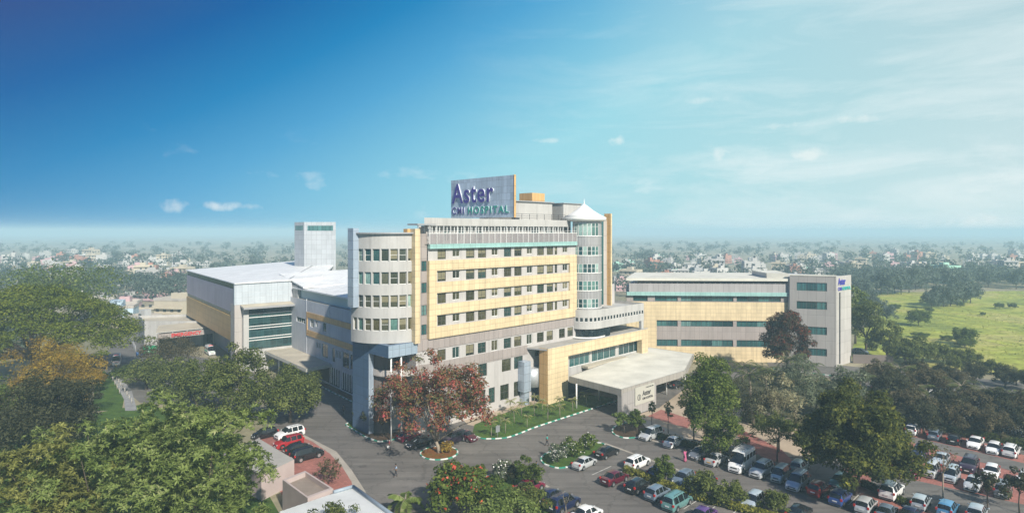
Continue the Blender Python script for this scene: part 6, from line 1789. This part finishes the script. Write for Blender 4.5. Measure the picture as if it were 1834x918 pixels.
yp = palm('young_palm', 'young slender palm planted in the lawn before the facade', G(905, 776), 2.2, 1.15, 9, 'youngpalm', 301, 'young palms planted in the lawn', .055, .42, .2)
yp['group'] = 'young palms planted in the lawn'
for i, (x, y) in enumerate(((880, 782), (921, 757), (944, 765), (934, 744), (957, 745), (971, 735), (957, 727), (981, 752), (1003, 748), (1003, 735), (1026, 737), (897, 762), (915, 741), (1050, 727))):
    b = G(x, y); again(yp, yp['label'], (b.x, b.y), .85 + .3 * RND.random(), RND.uniform(0, 6))
bigp = palm('palm_tree', 'dark feathery palm in the belt of palms before the annex', gp(1345, 118), 5.6, 3.4, 15, 'palm', 302, 'palms in the belt before the annex', .2, 1.2, .13)
for x, d, s in ((1372, 122, 1.0), (1440, 124, 1.05), (1462, 112, .95), (1392, 116, 1.1), (1330, 128, .9), (1418, 130, 1.1)):
    again(bigp, bigp['label'], gp(x, d), s, RND.uniform(0, 6))
p2_ = palm('palm_tree', 'palm with arching fronds beside the back road right of the annex', gp(1540, 118), 4.8, 3.4, 15, 'palm', 303, 'palms along the back road', .22, 1.2, .13)
for x, d, s in ((1490, 115, 1.0), (1612, 124, 1.1), (1640, 112, .9), (1722, 112, 1.0), (1768, 108, 1.0), (1815, 106, 1.0), (1860, 104, 1.0), (1588, 112, .85)):
    again(p2_, p2_['label'], gp(x, d), s, RND.uniform(0, 6))
bl = MB()
ban = palm('banana_plant', 'broad-leaved banana-like plant at the bottom centre edge', gp(726, 72), 1.6, 2.4, 7, 'bright', 304, None, .12, .95, .55, 'plant')

# --- dark belt of trees on the right
belt = tree('belt_tree', 'dark rounded tree in the belt between the car park and the field', gp(1600, 112), 7.6, 3.9, 'dark', .38, 6500, 40, .26, .3, 220, 'dark trees in the belt on the right', zmin=-.95)
belt2 = tree('belt_tree', 'dull green spreading tree in the belt between the car park and the field', gp(1660, 118), 7.4, 4.2, 'brown', .38, 6500, 40, .25, .3, 221, 'dark trees in the belt on the right', zmin=-.95)
for x, d, s, b in ((1632, 106, .85, 1), (1700, 104, .8, 0), (1740, 108, .8, 1), (1790, 106, .78, 0), (1838, 104, .8, 1), (1690, 130, .66, 0), (1745, 132, .66, 0), (1800, 130, .62, 0), (1850, 126, .62, 0), (1890, 110, .8, 1),
                   (1575, 126, .9, 1), (1655, 100, .7, 0), (1560, 104, .75, 1), (1720, 100, .75, 1), (1775, 98, .7, 1), (1836, 98, .7, 0), (1920, 120, .75, 0), (1716, 128, .6, 1), (1640, 132, .72, 0)):
    s_ = belt2 if b else belt; again(s_, s_['label'], gp(x, d), s, RND.uniform(0, 6))
fe = tree('field_edge_tree', 'sunlit bushy tree at the near edge of the bright field', gp(1652, 154), 6.2, 4.2, 'olive', .5, 4800, 36, .27, .2, 222, 'trees along the near edge of the field')
for x, d, s in ((1690, 154, .72), (1735, 150, .66), (1622, 152, .95), (1775, 142, .55), (1712, 146, .5), (1820, 132, .5)): again(fe, fe['label'], gp(x, d), s, RND.uniform(0, 6))
tree('broadleaf_tree', 'tall leafy tree right behind the end wall of the annex', gp(1551, 168), 15.0, 5.8, 'olive', .5, 8000, 40, .26, 1.5, 223)
tree('broadleaf_tree', 'rounded leafy tree right of the tall tree behind the annex', gp(1588, 158), 9.0, 4.6, 'olive', .48, 6000, 34, .27, .3, 224)
tree('broadleaf_tree', 'dark tall tree close behind the annex corner', gp(1532, 180), 18.5, 4.6, 'mid', .5, 5000, 30, .28, 2, 225)
bush_p = tree('field_bush', 'dark round bush standing alone in the bright field', gp(1727, 178), 5.4, 3.2, 'mid', .42, 4200, 34, .3, .1, 226, 'bushes scattered in the field', trunk=.1, cat='bush', zmin=-.98)
for x, d, s, sz in ((1645, 214, 1.15, 1.15), (1697, 186, .6, .3), (1728, 174, .75, .5), (1650, 190, .8, .35), (1665, 250, .5, .45), (1720, 268, .5, .45), (1790, 262, .6, .5), (1814, 262, .55, .5), (1604, 258, .7, .5), (1760, 240, .3, .3)):
    again(bush_p, bush_p['label'], gp(x, d), s, RND.uniform(0, 6), sz=sz)
# copses of the field
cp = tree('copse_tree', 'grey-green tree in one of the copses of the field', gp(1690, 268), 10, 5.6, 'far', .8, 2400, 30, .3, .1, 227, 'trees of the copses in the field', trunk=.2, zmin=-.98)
for x, d, s in ((1668, 262, .8), (1680, 272, .9), (1702, 270, 1), (1714, 276, 1.05), (1726, 280, 1.1), (1738, 282, 1.0), (1590, 320, 1.3), (1602, 326, 1.35), (1614, 322, 1.2), (1628, 330, 1.4), (1578, 322, 1.1), (1545, 300, 1.1), (1560, 240, .8), (1572, 236, .75),
                (1552, 250, .9), (1588, 226, .6), (1640, 345, 1.3), (1660, 350, 1.4), (1690, 355, 1.4), (1720, 352, 1.1), (1770, 360, 1.2), (1820, 352, 1.2), (1850, 358, 1.3)):
    again(cp, cp['label'], gp(x, d), s, RND.uniform(0, 6))
# ------------------------------------------------------------------ the town and the woods in the distance
HW = [plain('town_wall_' + n, c, .85, var=.12, scale=.3) for n, c in (('white', (.50, .485, .465)), ('cream', (.50, .44, .34)), ('pink', (.54, .36, .37)), ('grey', (.42, .42, .42)), ('mint', (.36, .60, .48)), ('brick', (.44, .22, .16)), ('blue', (.46, .58, .68)))]
town_glass = plain('town_window_dark', (.05, .055, .06), .4)
town_roof = plain('town_roof', (.44, .40, .36), .9, var=.25, scale=.3)


def house_mesh(seed, w, d, h, wall_m):
    r = random.Random(seed); m = MB()
    m.box(-w / 2, w / 2, -d / 2, d / 2, 0, h, 0)
    for (a, b, c, e) in ((-w / 2, w / 2, -d / 2, -d / 2 + .25), (-w / 2, w / 2, d / 2 - .25, d / 2), (-w / 2, -w / 2 + .25, -d / 2 + .25, d / 2 - .25), (w / 2 - .25, w / 2, -d / 2 + .25, d / 2 - .25)): m.box(a, b, c, e, h + .002, h + .8, 0)
    m.box(-w / 2 + .26, w / 2 - .26, -d / 2 + .26, d / 2 - .26, h + .003, h + .02, 2)
    x = r.uniform(-w * .3, w * .1); m.box(x, x + w * .3, -d * .1, d * .25, h + .03, h + 2.6, 0)
    if r.random() < .6: m.lathe([(.7, h + 2.62), (.75, h + 3.8), (.3, h + 4.1)], 8, 1, c=(x + w * .15, 0))
    fl = max(1, int(h / 3.2))
    for f in range(fl):
        n = max(2, int(w / 3))
        for k in range(n):
            cx = -w / 2 + w * (k + .5) / n
            if r.random() < .85: m.box(cx - .6, cx + .6, -d / 2 - .05, -d / 2 + .1, f * 3.2 + 1.0, f * 3.2 + 2.4, 1)
        for k in range(max(1, int(d / 3.5))):
            cy = -d / 2 + d * (k + .5) / max(1, int(d / 3.5))
            m.box(-w / 2 - .05, -w / 2 + .1, cy - .6, cy + .6, f * 3.2 + 1.0, f * 3.2 + 2.4, 1); m.box(w / 2 - .1, w / 2 + .05, cy - .6, cy + .6, f * 3.2 + 1.0, f * 3.2 + 2.4, 1)
        if r.random() < .5: m.box(-w / 2 - .8, w / 2 + .2, -d / 2 - 1.0, -d / 2 - .06, f * 3.2 + 3.0, f * 3.2 + 3.2, 0)
    return m.mesh('town_house', [wall_m, town_glass, town_roof])


def town_house(x, depth, ytop, w, m, label, group=None, d=None, rz=None, seed=0):
    """A house with parts, for the ones near enough to show them."""
    h = zat(ytop, depth); X, Y = gp(x, depth); d = d or w * .8; t = thing('town_house', label, 'house', (X, Y, 0), RND.uniform(-.4, .4) if rz is None else rz, group)
    b = MB(); b.box(-w / 2, w / 2, -d / 2, d / 2, 0, h); b.build('wall', m, t)
    b = MB()
    for (a, c, e, f) in ((-w / 2 - .15, w / 2 + .15, -d / 2 - .15, -d / 2 + .2), (-w / 2 - .15, w / 2 + .15, d / 2 - .2, d / 2 + .15), (-w / 2 - .15, -w / 2 + .2, -d / 2 + .2, d / 2 - .2), (w / 2 - .2, w / 2 + .15, -d / 2 + .2, d / 2 - .2)): b.box(a, c, e, f, h - .2, h + .8)
    b.box(-w / 2 + .2, w / 2 - .2, -d / 2 + .2, d / 2 - .2, h, h + .03); b.build('roof', [town_roof], t)
    b = MB(); b.box(-w * .1, w * .22, -d * .2, d * .2, h + .03, h + 2.6); b.build('stair_room', m, t)
    if seed % 2: b = MB(); b.lathe([(.6, h + 2.6), (.65, h + 3.7), (.2, h + 3.9)], 10, c=(w * .06, 0)); b.build('water_tank', dark_metal, t)
    n = max(2, int(w / 3.2))
    for f in range(max(1, int(h / 3.2))):
        for k in range(n):
            cx = -w / 2 + w * (k + .5) / n
            b = MB(); b.box(cx - .65, cx + .65, -d / 2 - .06, -d / 2 + .1, f * 3.2 + .9, f * 3.2 + 2.4); b.build('window', town_glass, t)
    b = MB(); b.box(-w / 2, w / 2, -d / 2 - 1.2, -d / 2 - .005, max(.4, h - 3.3), max(.4, h - 3.3) + .18); b.box(-w / 2, w / 2, -d / 2 - 1.2, -d / 2 - 1.05, max(.6, h - 3.1), max(.6, h - 3.1) + .8); b.build('balcony', m, t)
    return t


for i, (x, dp, yt, w, k, lab) in enumerate((
        (206, 236, 549, 14, 6, 'pale blue two-storey house with a long balustraded balcony'), (222, 268, 541, 12, 2, 'pink walled house behind the pale blue house'), (186, 290, 533, 11, 3, 'grey unfinished house behind the rain tree edge'),
        (232, 300, 531, 10, 0, 'white house with a tall stair block and red sheet roof'), (276, 300, 534, 22, 2, 'long pale pink warehouse-like building'), (318, 250, 535, 13, 1, 'cream block with stained walls right beside the lilac wing'),
        (290, 262, 552, 13, 1, 'low cream house with an overhanging flat roof'), (160, 300, 537, 13, 0, 'white roofed house at the edge of the rain tree'), (330, 345, 519, 8, 2, 'bright pink house high behind the wing'),
        (250, 325, 533, 9, 5, 'house with a brick-red sheet roof'), (258, 232, 566, 9, 3, 'small grey house beside the wire fence'), (206, 214, 578, 8, 1, 'low tan shed at the end of the side road'))):
    town_house(x, dp, yt, w, HW[k], lab, 'near houses of the town on the left', seed=i)

protos = []
for i in range(18):
    r = random.Random(i + 50); k = (0, 0, 0, 1, 0, 2, 0, 3, 1, 0, 0, 4, 0, 2, 1, 0, 5, 0)[i]
    protos.append(house_mesh(i, r.uniform(8, 16), r.uniform(8, 12), (6.4, 9.6, 6.4, 12.8, 9.6, 6.4)[i % 6], HW[k]))


def far_house(px_, depth, label, group, s=1.0):
    X, Y = gp(px_, depth); i = RND.randrange(18); o = link('town_house', protos[i], None, (X, Y, -.02), RND.uniform(-.6, .6)); o.scale = (s, s, s * RND.uniform(.85, 1.25)); tag(o, label, 'house', group)


LBL = 'small pale house among the trees of the hazy town on the left'; LBR = 'small pale house among the trees of the hazy town on the right'
CL = ((130, 345, 12, 10), (145, 350, 14, 8), (290, 360, 34, 16), (255, 375, 20, 8), (325, 400, 18, 8), (110, 470, 30, 12), (60, 480, 60, 10), (160, 560, 40, 12), (300, 560, 60, 12), (80, 640, 90, 14))
for cx, dp, sp_, n in CL:
    for k in range(n): far_house(cx + RND.gauss(0, sp_ * .8), dp * RND.uniform(.95, 1.15), LBL, 'far houses of the town on the left', RND.uniform(.55, .9))
CR = ((1115, 350, 14, 8), (1200, 365, 22, 14), (1250, 395, 26, 14), (1280, 420, 14, 8), (1345, 400, 26, 16), (1425, 400, 26, 14), (1480, 430, 22, 10), (1530, 440, 16, 8), (1640, 415, 20, 9), (1690, 400, 10, 5), (1600, 480, 60, 10), (1750, 470, 60, 12), (1820, 440, 40, 12),
      (1180, 520, 60, 16), (1300, 620, 90, 18), (1480, 660, 100, 18), (1700, 680, 110, 18))
for cx, dp, sp_, n in CR:
    for k in range(n): far_house(cx + RND.gauss(0, sp_ * .8), dp * RND.uniform(.95, 1.15), LBR, 'far houses of the town on the right', RND.uniform(.55, .9))
X, Y = gp(1692, 395); o = link('town_house', house_mesh(99, 14, 10, 10.5, HW[4]), None, (X, Y, 0), .1); tag(o, 'mint green block standing out among the far houses beyond the field', 'house')


def wood(name, label, n, fx, fd, seed, leaf=1.5, per=46, hmin=6, hmax=12):
    rng = np.random.default_rng(seed); C = []; 
    for i in range(n):
        d = fd(rng); x = fx(rng); X, Y = gp(x, d); h = rng.uniform(hmin, hmax); R = h * rng.uniform(.4, .62)
        if 1530 < x and d < 345 and d > 140: continue
        for k in range(5):
            a = rng.uniform(0, 6.28); C.append((X + R * .5 * math.cos(a), Y + R * .5 * math.sin(a), h * rng.uniform(.45, .78), R * .6, R * .6, h * .26))
    C = np.array(C); p, nr, tg = leaf_cloud(rng, C, len(C) * per // 5, .35, .5, .4); p[:, 2] = np.maximum(p[:, 2], .3)
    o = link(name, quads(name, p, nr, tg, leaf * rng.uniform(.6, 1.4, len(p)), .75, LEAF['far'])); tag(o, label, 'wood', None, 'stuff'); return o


wood('near_wood', 'hazy blue-grey woodland between the hospital and the town', 520, lambda r: r.uniform(-60, 1560) if r.random() < .7 else r.uniform(90, 420), lambda r: r.uniform(285, 420), 401, 1.25, 80)
wood('field_wood', 'dark hazy woodland along the far side of the field', 330, lambda r: r.uniform(1500, 2050), lambda r: r.uniform(355, 430), 402, 1.3, 80)
wood('far_wood', 'woodland fading into the haze beyond the town', 1000, lambda r: r.uniform(-250, 2100), lambda r: 415 + 1000 * r.random() ** 1.7, 403, 2.2, 44, 7, 14)
wood('side_wood', 'scrubby trees beside the hospital grounds on the left', 90, lambda r: r.uniform(-260, 60), lambda r: r.uniform(150, 290), 404, 1.0, 160, 4, 8)

rng = np.random.default_rng(77); P_ = []
while len(P_) < 2600:
    d = rng.uniform(150, 344); X, Y = gp(rng.uniform(1555, 1960), d)
    if math.sin(X * .05) + math.sin(Y * .07 + X * .02) + rng.normal() * .9 > .2 and Y > 300 - X * .95 - 20: P_.append((X, Y, .10))
P_ = np.array(P_); nr = unit(rng.normal(size=P_.shape) * np.array([1, 1, .3]) + np.array([0, -.4, .5])); tg = unit(np.cross(nr, rng.normal(size=P_.shape)))
o = link('grass_tufts', quads('grass_tufts', P_, nr, tg, rng.uniform(.25, .85, len(P_)), .5, leafmat('tuft_grass', g3((.16, .18, .03), (.26, .27, .05), (.38, .34, .11))))); tag(o, 'rough tufts of taller grass over the bright field', 'grass', None, 'stuff')

# small things: fence by the side road, noticeboard, lamp posts
fence = thing('wire_fence', 'wire mesh fence on grey posts along the emergency building', 'fence', (0, 0, 0))
fa_, fb_ = G(243, 634), G(226, 592); mb = MB(); mesh_m = MB(); n = 14
for k in range(n + 1):
    p = fa_.lerp(fb_, k / n); mb.tube([(p.x, p.y, 0), (p.x, p.y, 2.4)], .06, 5)
mb.build('post', steel, fence)
for k in range(8):
    z = .25 + k * .29; mesh_m.tube([(fa_.x, fa_.y, z), (fb_.x, fb_.y, z)], .02, 4)
for k in range(90):
    p = fa_.lerp(fb_, k / 89); mesh_m.tube([(p.x, p.y, .1), (p.x, p.y, 2.35)], .014, 3)
mesh_m.build('mesh_panel', steel, fence)
bol = MB(); bol.tube([(0, 0, 0), (0, 0, .95)], .09, 6); bol.box(-.14, .14, -.14, .14, .9, 1.05); bme = bol.mesh('path_post', kerb_c)
q0, q1 = G(204, 680), G(224, 726)
for a, b, n in ((G(206, 676), G(236, 722), 9), (G(192, 664), G(214, 704), 7)):
    for k in range(n):
        p = a.lerp(b, k / (n - 1)); o = link('path_post', bme, None, (p.x, p.y, 0)); tag(o, 'short grey concrete post in the line beside the gravel path', 'post', 'posts along the gravel path')
nb = thing('noticeboard', 'small grey noticeboard on a post in the lawn right of the red-leaved tree', 'sign', G(891, 783), math.radians(40))
mb = MB(); mb.tube([(0, 0, 0), (0, 0, 2.0)], .05, 6); mb.build('post', steel, nb)
mb = MB(); mb.box(-.4, .4, -.09, -.052, .9, 1.95); mb.build('board', plain('board_grey', (.22, .23, .24), .5), nb)
gb = thing('grey_board', 'large pale concrete-like board on a post in front of the porch', 'board', G(712, 776), math.radians(30))
mb = MB(); mb.tube([(-1.0, .1, 0), (-1.0, .1, 4.5)], .08, 6); mb.tube([(.9, .1, 0), (.9, .1, 4.5)], .08, 6); mb.build('post', white_paint, gb)
mb = MB(); mb.box(-1.1, 1.1, -.06, .0, .8, 4.6); mb.build('board', plain('board_pale', (.42, .44, .43), .7, var=.3, scale=1.5), gb)
lw = thing('boundary_wall', 'low brown boundary wall behind the annex beside the field', 'wall', (0, 0, 0))
a, b = G(1528, 650), G(1600, 652); mb = MB(); mb.prism(xy(a, b, b + Vector((0, .3, 0)), a + Vector((0, .3, 0))), 0, 2.2); mb.build('wall', brown_wall, lw)

# ------------------------------------------------------------------ the air
hz = MB(); hz.box(-5700, 5700, -80, 6100, -1.0, 47.5)
M = Mat('haze'); M.n.remove(M.b)
pv = M.node('ShaderNodeVolumePrincipled'); pv.inputs['Color'].default_value = (.58, .85, .98, 1); pv.inputs['Density'].default_value = .00068; pv.inputs['Anisotropy'].default_value = .0
M.l.new(pv.outputs[0], M.n['Material Output'].inputs['Volume'])
h = hz.build('haze', M.m); h['kind'] = 'stuff'
